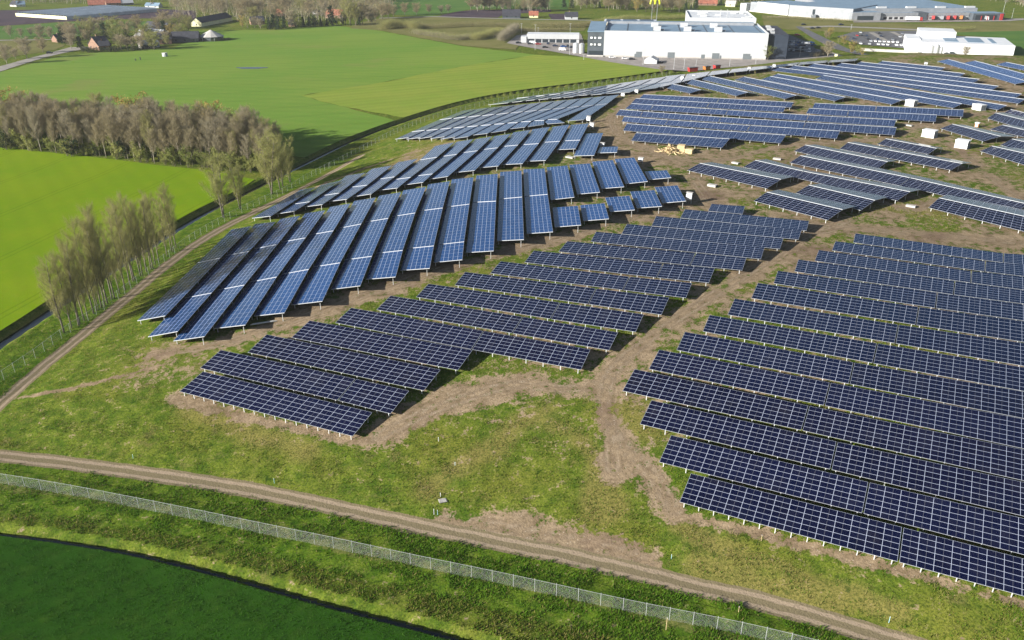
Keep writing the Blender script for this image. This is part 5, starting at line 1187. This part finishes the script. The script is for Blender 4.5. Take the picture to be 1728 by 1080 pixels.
for a, b_, ye, yr, dpt, al, wm, rm, lab in HOUSES:
    hb_ = Bld(a, b_, 'house' if 'house' in lab or 'cottage' in lab or 'bungalow' in lab else 'barn', lab, 'house' if ('house' in lab or 'cottage' in lab or 'bungalow' in lab) else 'barn')
    ze = max(2.2, hb_.h(ye, .5)); zr = ze+min(7.0, max(1.2, (hb_.L if al == 'y' else dpt)*.36))
    hb_.gable(0, hb_.L, 0, dpt, ze, zr, wm, rm, al)
    nW = max(1, int(hb_.L/6))
    for k in range(nW): x = hb_.L*(k+.5)/nW; hb_.box('window', x-.6, x+.6, -.06, .04, 1.0, min(2.1, ze-.1), M_GLASS)
    if 'house' in lab: hb_.box('chimney', hb_.L*.3, hb_.L*.3+.7, dpt*.5-.35, dpt*.5+.35, zr-.4, zr+1.1, M_BRICK)
rt = g0([(352,70)])[0]; o = empty('riding_pavilion', (rt[0], rt[1]+8, 0), 'white pyramid-roofed round pavilion at the end of the farm', 'pavilion')
m = MB(); m.cyl(0, 0, 3.0, 7.5, 9.5, 12, 0, .4); m.build('roof', M_OFFW, o); m = MB(); m.cyl(0, 0, -.2, 3.0, 8.6, 12); m.build('wall', M_DGREY, o)
for k in range(6): m = MB(); m.box(-.15, .15, -.15, .15, 0, 3.1); m.build('post', M_WHITE, o, (math.cos(k*1.047)*8.9, math.sin(k*1.047)*8.9, 0))
sh = Bld((274,95.5), (279,95.8), 'field_shelter', 'tiny white field shelter standing in the green pasture', 'shelter'); sh.box('wall', 0, sh.L, 0, 2.4, 0, 2.2, M_WHITE); sh.box('roof', -.2, sh.L+.2, -.2, 2.6, 2.2, 2.4, M_OFFW); sh.box('opening', sh.L*.55, sh.L*.9, -.05, .05, 0, 1.8, M_DOOR)
for k, (p, h_, lab) in enumerate([((237,101),1.7,'taller dark post in the pasture left of the shelter'),((229,102.5),1.2,'shorter dark post in the pasture left of the shelter')]):
    P = g0([p])[0]; m = MB(); m.box(-.22, .22, -.2, .2, -.1, h_); m.box(-.3, .3, -.28, .28, h_, h_+.12); tag(m.build('fence_post', M_DROOF, None, P), lab, 'post')
# tall yellow sign on twin masts
P = g0([(1103,43)])[0]; hs_ = height_for(P, 7); o = empty('roadside_sign', P, 'bright yellow sign on tall twin masts behind the white hall', 'sign'); wd = 4.0
for x in (-wd*.55, wd*.55): m = MB(); m.cyl(x, 0, -.2, hs_, .3, 8, 0, .2); m.build('mast', M_GREYP, o)
m = MB()
for sx in (-1, 1):
    m.tube([(sx*wd*(.5-.5*math.cos(a))+(0), 0, hs_+4.6*math.sin(a)) for a in np.linspace(0, math.pi, 9)], [.75]*9, 8)
m.build('sign_panel', M_YEL, o)
# light masts
LM = [((1137,117),82,'left pale light mast before the white hall'),((1154,117),99,'second pale mast before the white hall'),((1174,116),101,'third pale mast before the white hall'),((1231,112),99,'fourth pale mast before the white hall'),((1275,108),98,'right pale mast before the white hall'),((1349,98),80,'street lamp beside the shaded car park'),((903,84),42,'tall lamp mast on the garage car park'),((880,57),40,'lamp mast behind the garage, left'),((908,57),47,'lamp mast behind the garage, middle'),((961,92),40,'tall lamp mast beside the white tanks'),((985,101),92,'short mast at the corner of the office end'),((1085,110),86,'mast beside the white storage tent'),((1690,32),0,'tall mast right of the distribution hall'),((1707,32),15,'thin mast at the far right of the loading yard'),((1436,50),42,'white lamp post on the far access road')]
for p, top, lab in LM:
    P = g0([p])[0]; hh_ = height_for(P, top); o = empty('lamp_post', P, lab, 'lamp post'); m = MB(); m.cyl(0, 0, -.2, hh_, .11, 8, 0, .07); m.build('mast', M_WHITE, o); m = MB(); m.box(-.9, .9, -.12, .12, hh_, hh_+.14); m.build('lamp_head', M_LGREY, o)
# ------------------------------------------------------------------ cars and lorries
def car_parts(paint, van=False):
    b = MB(); prof = [(-2.1,.35),(2.1,.35),(2.15,.75),(1.95,.95),(1.0,1.02),(-2.0,1.05),(-2.15,.8)] if not van else [(-2.5,.35),(2.5,.35),(2.5,1.0),(2.1,1.3),(1.6,2.1),(-2.5,2.15)]
    for s in (-.88, .88): b.poly([(x, s, z) for x, z in (prof if s < 0 else prof[::-1])])
    for (x0, z0), (x1, z1) in zip(prof, prof[1:]+prof[:1]): b.quad((x0, -.88, z0), (x0, .88, z0), (x1, .88, z1), (x1, -.88, z1))
    if not van:
        A = [(-1.75,-.8,1.03),(.95,-.8,1.0),(.95,.8,1.0),(-1.75,.8,1.03),(-1.35,-.66,1.5),(.25,-.66,1.5),(.25,.66,1.5),(-1.35,.66,1.5)]
        b.quad(*[(x, y, z+.012) for x, y, z in A[4:]])
    body = b.mesh('body', paint)
    g = MB()
    if not van: g.hexa(A)
    else: g.hexa([(1.55,-.80,1.35),(2.12,-.80,1.35),(2.12,.80,1.35),(1.55,.80,1.35),(1.50,-.89,1.9),(1.72,-.72,1.9),(1.72,.72,1.9),(1.50,.89,1.9)])
    return body, g.mesh('window', M_GLASS)
wm_ = MB(); wm_.tube([(0, -.1, 0), (0, .1, 0)], [.32, .32], 10); WHEEL = wm_.mesh('wheel', M_BLACK)
PAINT = [('white', M_WHP), ('silver', M_SILV), ('black', M_BLK), ('dark blue', M_NAVYP), ('red', M_RED), ('grey', M_GREYP), ('blue', M_BLUEP)]
CARS = {n: car_parts(m_) for n, m_ in PAINT}; VAN = car_parts(M_WHP, True)
def car(P, rz, color, label, group=None, van=False):
    o = empty('parked_van' if van else 'parked_car', P, label, 'van' if van else 'car', group, rz); bm_, gm_ = VAN if van else CARS[color]
    link('body', bm_, o); link('window', gm_, o)
    for x in (-1.35, 1.35):
        for y in (-.8, .8): link('wheel', WHEEL, o, (x*(1.15 if van else 1), y, .32))
GC = [((895,75),'black',0,'black car beside the white van at the garage'),((908,75.5),'red',.1,'red car on the garage car park'),((925,74.5),'dark blue',1.4,'dark blue car at the garage front, centre'),((937,78.5),'dark blue',0,'dark blue car alone in the middle of the garage yard'),((920,81),'black',.2,'black car nearest the pasture on the garage yard'),
      ((951,79.5),'blue',.1,'blue car left of the white tanks'),((958,78.5),'black',1.5,'black car behind the blue one near the tanks'),((964,81),'dark blue',.3,'dark blue car touching the white tanks'),((875,73.5),'black',.2,'black car at the far left of the garage yard'),((972,69),'silver',.2,'silver car behind the white tanks')]
for p, cl, rz, lab in GC: car(g0([p])[0], rz, cl, lab)
car(g0([(899,74)])[0], 0, 'white', 'white van in front of the garage windows', None, True); car(g0([(949,85.5)])[0], 0, 'white', 'white van parked at the near rim of the garage yard', None, True)
for p, cl, lab in [((1033,98),'white','white car at the left foot of the white hall'),((1055,100),'white','second white car before the white hall'),((1066,101),'black','black car before the white hall door'),((1113,107),'black','black car right of the white storage tent')]: car(g0([p])[0], .1, cl, lab)
g_ = random.Random(3)
X0, X1, X2 = g0([(1332,86), (1366,88), (1333,72)]); ex = (X1-X0); ey = (X2-X0)
for r_ in range(4):
    for k in range(10):
        if g_.random() < .9: car(X0+ex*(k/9)+ey*(r_/3), g_.choice([1.2, 1.25, 4.35]), g_.choice(['white', 'silver', 'silver', 'black', 'dark blue', 'grey', 'grey', 'black', 'blue', 'white']), 'car parked in the shaded lot right of the white hall', 'cars in the shaded lot')
X0, X1, X2 = g0([(1452,74.5), (1528,78), (1462,70)]); ex = (X1-X0); ey = (X2-X0)
for r_ in range(2):
    for k in range(11):
        if g_.random() < .85: car(X0+ex*(k/10)+ey*r_, 1.3, g_.choice(['white', 'white', 'white', 'silver']), 'white or silver car in the sunny lot left of the small white hall', 'pale cars in the sunny lot')
X0, X1, X2 = g0([(1440,66), (1548,69.5), (1452,56)]); ex = (X1-X0); ey = (X2-X0)
for r_ in range(3):
    for k in range(14):
        if g_.random() < .5: car(X0+ex*(k/13)+ey*(r_/2), 1.3+g_.choice([0, 3.14]), g_.choice(['black', 'grey', 'dark blue', 'silver', 'red', 'white', 'black']), 'car in the loosely filled rear rows of the sunny lot', 'cars in the rear rows of the sunny lot')
for k, (a_, b_) in enumerate([((1436,58),(1462,73)),((1470,55),(1502,73)),((1505,54),(1540,70))]):
    A, B = g0([a_, b_]); d = (B-A)[:2]/np.linalg.norm((B-A)[:2]); n_ = np.array([-d[1], d[0]])*2.2; flat('parking_lane', [A[:2]-n_, B[:2]-n_, B[:2]+n_, A[:2]+n_], M_ROAD, z=.03, jit=.1)
for p, cl, lab in [((1356,42.5),'black','black car on the far bend of the access road'),((1371,48.8),'black','black car behind another on the access road'),((1381,48),'black','leading black car on the access road'),((1419,42.5),'dark blue','dark car near the distribution hall'),((1345,60),'red','red car beside the dark annex'),((1372,77),'blue','blue car at the corner of the shaded lot'),((1369,73),'blue','second blue car behind the corner of the shaded lot'),((1346,71),'silver','silver car at the upper edge of the shaded lot'),((84,90.5),'black','black car on the farm road at upper left')]: car(g0([p])[0], .3, cl, lab)
def lorry(p, q, cab, box, label):
    A, B = g0([p, q]); d = (B-A)[:2]; Lr = 15.0; o = empty('lorry', A, label, 'lorry', 'lorries at the loading docks', math.atan2(d[1], d[0]))
    m = MB(); m.box(0, 11.8, -1.25, 1.25, 1.1, 4.0); m.build('trailer', box, o)
    m = MB(); m.hexa([(12.2,-1.2,.6),(14.6,-1.2,.6),(14.6,1.2,.6),(12.2,1.2,.6),(12.2,-1.2,3.6),(14.1,-1.2,3.5),(14.1,1.2,3.5),(12.2,1.2,3.6)]); cb = m.build('cab', cab, o); m = MB(); m.box(14.36, 14.5, -1.05, 1.05, 1.9, 2.6); m.build('windscreen', M_GLASS, cb)
    m = MB(); m.box(.5, 14, -1.0, 1.0, .6, 1.08); m.build('chassis', M_BLACK, o)
    for x in (1.5, 2.9, 4.3, 10.8, 13.4):
        for y in (-1.1, 1.1): k_ = link('wheel', WHEEL, o, (x, y, .5)); k_.scale = (1.5, 1.5, 1.5)
for p, q_, cb_, bx, lab in [((1528,35.5),(1560,35.8),M_RED,M_WHP,'lorry with white trailer and red cab at the left docks'),((1574,34.5),(1579,31),M_RED,M_RED,'red lorry backed to the centre docks'),((1589,34.8),(1593,31),M_SILV,M_GREYP,'grey lorry between two red lorries'),((1599,34.8),(1604,31),M_RED,M_RED,'red lorry right of the grey lorry'),((1610,34.3),(1614,31),M_BLK,M_RED,'dark red lorry beside the orange lorry'),((1621,34.3),(1626,31),M_ORA,M_ORA,'orange lorry at the right docks'),((1640,34),(1668,34.2),M_WHP,M_LGREY,'pale grey lorry at the far right docks')]: lorry(p, q_, cb_, bx, lab)
# ------------------------------------------------------------------ things on the mound
def px_box(name, a, b, top, dep, label, cat, mat, roof=None, group=None, z=None):
    A, B = G([a, b]); d = (B-A)[:2]; L = np.linalg.norm(d); o = empty(name, (A[0], A[1], min(A[2], B[2])-.05), label, cat, group, math.atan2(d[1], d[0])); h = height_for(A, top) if z is None else z
    return o, L, h
CAB = [((1526.6,178),(1541,180.5),168.5,'white transformer cabin at the field corner, far left one'),((1639.5,184),(1654,187.3),175.3,'white transformer cabin at the far field corner, right one'),((1554.7,230),(1575,233.5),219,'white transformer cabin beside the sandy bend'),((1610,248.5),(1631,252),236,'white transformer cabin nearest the camera by the track fork')]
for a, b_, top, lab in CAB:
    o, L, h = px_box('transformer_cabin', a, b_, top, 0, lab, 'transformer cabin', M_CABIN, group='white transformer cabins'); dpt = L*.75
    m = MB(); m.box(0, L, 0, dpt, -.2, h); m.build('wall', M_CABIN, o); m = MB(); m.box(-.12, L+.12, -.12, dpt+.12, h, h+.22); m.build('roof', M_CABIN, o)
    for k in range(2): m = MB(); m.box(L+.01, L+.05, dpt*(.12+.42*k), dpt*(.46+.42*k), .1, h*.85); dr = m.build('door', M_MGREY, o); m = MB(); m.box(L+.05, L+.09, dpt*(.40+.42*k), dpt*(.43+.42*k), h*.4, h*.5); m.build('handle', M_GREYP, dr)
    m = MB(); m.box(L*.3, L*.7, -.05, -.01, h*.55, h*.8); m.build('vent', M_LGREY, o); m = MB(); m.box(-.2, L+.2, -.2, dpt+.2, -.4, .12); m.build('plinth', M_CONC, o)
o, L, h = px_box('portable_toilet', (1644,214), (1650.5,215), 206, 0, 'orange portable toilet with white roof near the right edge', 'portable toilet', M_ORA)
m = MB(); m.box(0, L, 0, L, 0, h*.82); m.build('cabin', M_ORA, o); m = MB(); m.box(-.08, L+.08, -.08, L+.08, h*.82, h*.98); m.build('roof', M_WHP, o); m = MB(); m.box(L*.15, L*.85, -.04, -.01, .1, h*.75); m.build('door', M_OFFW, o)
SL = [((1193,314),(1207,316.5),309,'pale slab lying on grass left of the navy gabled block'),((1234,275.5),(1245,277.5),272,'pale slab on grass right of the timber'),((1304,269),(1317,270.5),265.5,'pale slab near the top of the navy gabled block'),((1528,348),(1544,351),344,'pale slab between the right navy tables'),((1526,211.5),(1538,213.5),209,'pale slab beside the sandy bend, far right'),((954,266),(966,268),262.5,'pale slab lying in the grass gap of the second band'),((1340,196),(1348,197),193.5,'small pale slab at the end of the slate tables')]
for a, b_, top, lab in SL:
    o, L, h = px_box('concrete_slab', a, b_, top, 0, lab, 'slab', M_CONC); m = MB(); m.box(0, L, 0, L*.55, 0, h*.7); m.build('slab', M_CONC, o); m = MB(); m.box(L*.72, L*1.02, L*.05, L*.5, -.02, h*.5); m.build('hatch', M_DGREY, o)
# timber
o, L, h = px_box('timber_stack', (1142,257), (1154.5,258), 244.5, 0, 'tall neat stack of pale timber beside the heap', 'timber stack', M_WOOD)
for k in range(8): m = MB(); m.box(r9.uniform(-.1, .1), L+r9.uniform(-.1, .1), r9.uniform(-.1, .1), L*.9, h*k/8, h*(k+.86)/8); m.build('timber_layer', M_WOOD, o)
o, L, h = px_box('timber_stack', (1155.5,258.5), (1167,260), 251, 0, 'low stack of pale timber at the right of the heap', 'timber stack', M_WOOD)
for k in range(5): m = MB(); m.box(r9.uniform(-.1, .1), L+r9.uniform(-.1, .1), r9.uniform(-.1, .1), L*.8, h*k/5, h*(k+.86)/5); m.build('timber_layer', M_WOOD, o)
P = G1(1130, 257); o = empty('timber_heap', P, 'untidy heap of pale broken timber and pallets on bare soil', 'timber heap'); m = MB()
for k in range(150):
    rr_ = abs(r9.gauss(0, 1.5)); az = r9.uniform(0, 6.28); x, y = math.cos(az)*rr_*1.2, math.sin(az)*rr_; z = max(.05, 2.3*(1-rr_/3.4))*r9.random()
    d = Vector((r9.uniform(-1, 1), r9.uniform(-1, 1), r9.uniform(-.5, .5))).normalized()*r9.uniform(.5, 1.2); s_ = d.orthogonal().normalized()*.1; u_ = d.cross(s_).normalized()*.06; c_ = Vector((x, y, z+.1))
    m.hexa([c_-d-s_-u_, c_+d-s_-u_, c_+d+s_-u_, c_-d+s_-u_, c_-d-s_+u_, c_+d-s_+u_, c_+d+s_+u_, c_-d+s_+u_])
m.build('boards', M_WOOD, o); m = MB()
for k in range(16): x, y = 4.2+r9.gauss(0, .8), -1.6+r9.gauss(0, .4); a_ = r9.random()*3; m.hexa([Vector((x, y, .05))+Vector((math.cos(a_+t_)*q2, math.sin(a_+t_)*q2, z_)) for z_ in (0, .12) for t_, q2 in ((0, .9), (.3, .9), (3.14, .9), (3.44, .9))])
m.build('loose_boards', M_WOOD, o)
# inverter cabinets at the ends of the tables
IV = [((1081,275),266,'inverter cabinet beside the upper blue strips above the grass gap'),((1162,343),325,'inverter cabinet at the end of the small blue tables'),((1016,249),241,'inverter cabinet at the end of the second band'),((998.5,218),207,'inverter cabinet at the upper end of the second band'),((993,207),196,'inverter cabinet at the near end of the third band'),((1051,164),157,'inverter cabinet at the far end of the third band'),((1074,158),151,'inverter cabinet at the near end of the thin band'),((1151,136),128.5,'inverter cabinet left on the back edge'),((1171,131),126,'inverter cabinet second on the back edge'),((1264,120),113,'inverter cabinet third on the back edge'),((1306,114.5),108.5,'inverter cabinet fourth on the back edge'),((1562,110),105,'white inverter cabinet at the right end of the far gabled field')]
for p, top, lab in IV:
    P = G1(*p); h = height_for(P, top); o = empty('inverter_cabinet', P, lab, 'inverter cabinet', 'inverter cabinets at the table ends', -.55)
    m = MB(); m.hexa([(-.8,-.45,h*.35),(.8,-.45,h*.35),(.8,.25,h*.5),(-.8,.25,h*.5),(-.8,-.25,h*.85),(.8,-.25,h*.85),(.8,.45,h),(-.8,.45,h)]); m.build('cabinet', M_SILV, o); m = MB(); m.box(-.9, .9, -.35, .6, h, h+.08); m.build('rain_cover', M_OFFW, o)
    for x in (-.65, .65): m = MB(); m.box(x-.05, x+.05, -.05, .05, -.2, h*.6); m.build('leg', M_GALV, o)
# red machinery in front of the hall
for a, b_, top, nm, lab, mt in [((1163,121.5),(1178,120.5),114.5,'skip_container','bright red container below the white hall',M_RED),((1190,119.5),(1199,118.5),112.5,'skip_container','orange-red container right of the bright red one',M_ORA),((1207,117.5),(1216,116.5),110.5,'skip_container','dull red container nearest the hall door',M_RED)]:
    A, B = g0([a, b_]); d = (B-A)[:2]; L = np.linalg.norm(d); o = empty(nm, (A[0], A[1], 0), lab, 'container', None, math.atan2(d[1], d[0])); h = height_for(A, top)
    m = MB(); m.hexa([(.5,0,0),(L-.5,0,0),(L-.5,2.4,0),(.5,2.4,0),(0,0,h),(L,0,h),(L,2.4,h),(0,2.4,h)]); m.build('body', mt, o); m = MB(); m.box(-.05, L+.05, -.06, .0, h-.25, h); m.build('rim', M_BLACK, o); m = MB(); m.box(L*.08, L*.92, .15, 2.25, h, h+.1); m.build('load', M_DGREY, o)
hut = Bld((1408,97),(1412.5,97.3),'hut','small yellow hut behind the far tables left of the roads','hut'); hut.box('wall', 0, hut.L, 0, 2.2, 0, hut.h(92), M_CREAM); hut.box('roof', -.15, hut.L+.15, -.15, 2.35, hut.h(92), hut.h(92)+.18, M_OFFW)
# marker stakes and covers in the grass
ST = [((225,774),767,M_CYAN,'pale stake in the left grass slope'),((463,815),808,M_CYAN,'pale stake in the grass between road and dark tables'),((740,744),738,M_WHP,'white marker right of the front table corner'),((743.5,838),832,M_WHP,'white stake beside the square cover'),((732.5,868),859,M_WHP,'white stake of the pair in the weed patch'),((738.5,868),861,M_CYAN,'blue stake of the pair in the weed patch'),((1133,942),936,M_CYAN,'turquoise stake left of the front right table'),((1500,1050),1041,M_CYAN,'turquoise stake near the bottom right'),((768,784),780,M_CYAN,'short stake near the middle of the slope'),((1246,1034),1024,M_WOOD,'wooden stake beyond the road at the bottom'),((1284.5,912),903,M_WOOD,'pale wooden stake under the front right table'),((1124,1062),1043,M_WOOD,'leaning wooden post outside the fence at the bottom')]
for p, top, mt, lab in ST:
    P = G1(*p); h = min(1.1, max(.4, height_for(P, top))) if mt is not M_WOOD else height_for(P, top); o = empty('marker_stake', P, lab, 'stake', 'marker stakes in the grass'); m = MB(); m.cyl(0, 0, -.2, h, .035, 8); m.build('stake', mt, o); m = MB(); m.cyl(0, 0, h, h+.05, .05, 8, 0, .02); m.build('cap', M_WHP, o)
P = G1(747, 845); m = MB(); m.box(-.6, .6, -.45, .45, 0, .1); m.box(-.5, .5, -.35, .35, .1, .13); tag(m.build('manhole_cover', M_CONC, None, P, .3), 'pale square cover plate lying in the grass near the stakes', 'cover')
P = G1(1166, 511); 
# loose rails left on the soil
for a, b_, lab in [((423,553),(468,542),'grey mounting rail lying in front of the fifth blue strip'),((1290,396),(1335,398),'bundle of pale rails')][:1]:
    A, B = G([a, b_]); d = (B-A)[:2]; L = np.linalg.norm(d); o = empty('mounting_rail', (A[0], A[1], max(A[2], B[2])), lab, 'rail', None, math.atan2(d[1], d[0])); 
    for k in range(3): m = MB(); m.box(.2*k, L-.3*k, .18*k, .18*k+.12, .02, .12); m.build('rail', M_GALV, o)
HAZE = .00007
# ------------------------------------------------------------------ light and air
SUN_EL = R(19.5); SUN_DIR = np.array([-.90, -.436])/np.linalg.norm([-.90, -.436])        # horizontal direction towards the sun
W = bpy.data.worlds.new('World'); S.world = W; W.use_nodes = True
nt = W.node_tree
for n in list(nt.nodes): nt.nodes.remove(n)
sky = nt.nodes.new('ShaderNodeTexSky'); sky.sky_type = 'NISHITA'; sky.sun_disc = False
sky.sun_elevation = SUN_EL; sky.sun_rotation = math.atan2(SUN_DIR[0], SUN_DIR[1]); sky.altitude = 60; sky.air_density = 1.0; sky.dust_density = 1.2; sky.ozone_density = 1.5
bg = nt.nodes.new('ShaderNodeBackground'); bg.inputs[1].default_value = .045
wo = nt.nodes.new('ShaderNodeOutputWorld'); nt.links.new(sky.outputs[0], bg.inputs[0]); nt.links.new(bg.outputs[0], wo.inputs[0])
sl = bpy.data.lights.new('sun', 'SUN'); sl.energy = 5.0; sl.angle = R(.53); sl.color = (1, .96, .90)
so = bpy.data.objects.new('sun', sl); COL.objects.link(so)
sd = Vector((SUN_DIR[0]*math.cos(SUN_EL), SUN_DIR[1]*math.cos(SUN_EL), math.sin(SUN_EL)))
so.rotation_euler = sd.to_track_quat('Z', 'Y').to_euler(); so.location = (0, 0, 120)
S.view_settings.view_transform = 'Standard'; S.view_settings.look = 'None'; S.view_settings.gamma = 1; S.view_settings.exposure = 1.27
S.cycles.max_bounces = 6; S.cycles.diffuse_bounces = 3; S.cycles.glossy_bounces = 3; S.cycles.transparent_max_bounces = 12; S.cycles.volume_bounces = 0
# the air
hz = MB(); hz.box(-2700, 2700, -300, 4750, -4, 110)
hm = bpy.data.materials.new('air'); hm.use_nodes = True; ht = hm.node_tree
for n in list(ht.nodes): ht.nodes.remove(n)
vo = ht.nodes.new('ShaderNodeOutputMaterial'); pv = ht.nodes.new('ShaderNodeVolumePrincipled'); pv.inputs['Color'].default_value = (.92, .95, 1.0, 1); pv.inputs['Density'].default_value = HAZE; pv.inputs['Anisotropy'].default_value = .2
ht.links.new(pv.outputs[0], vo.inputs['Volume'])
if HAZE > 0: tag(hz.build('haze', hm), kind='stuff')
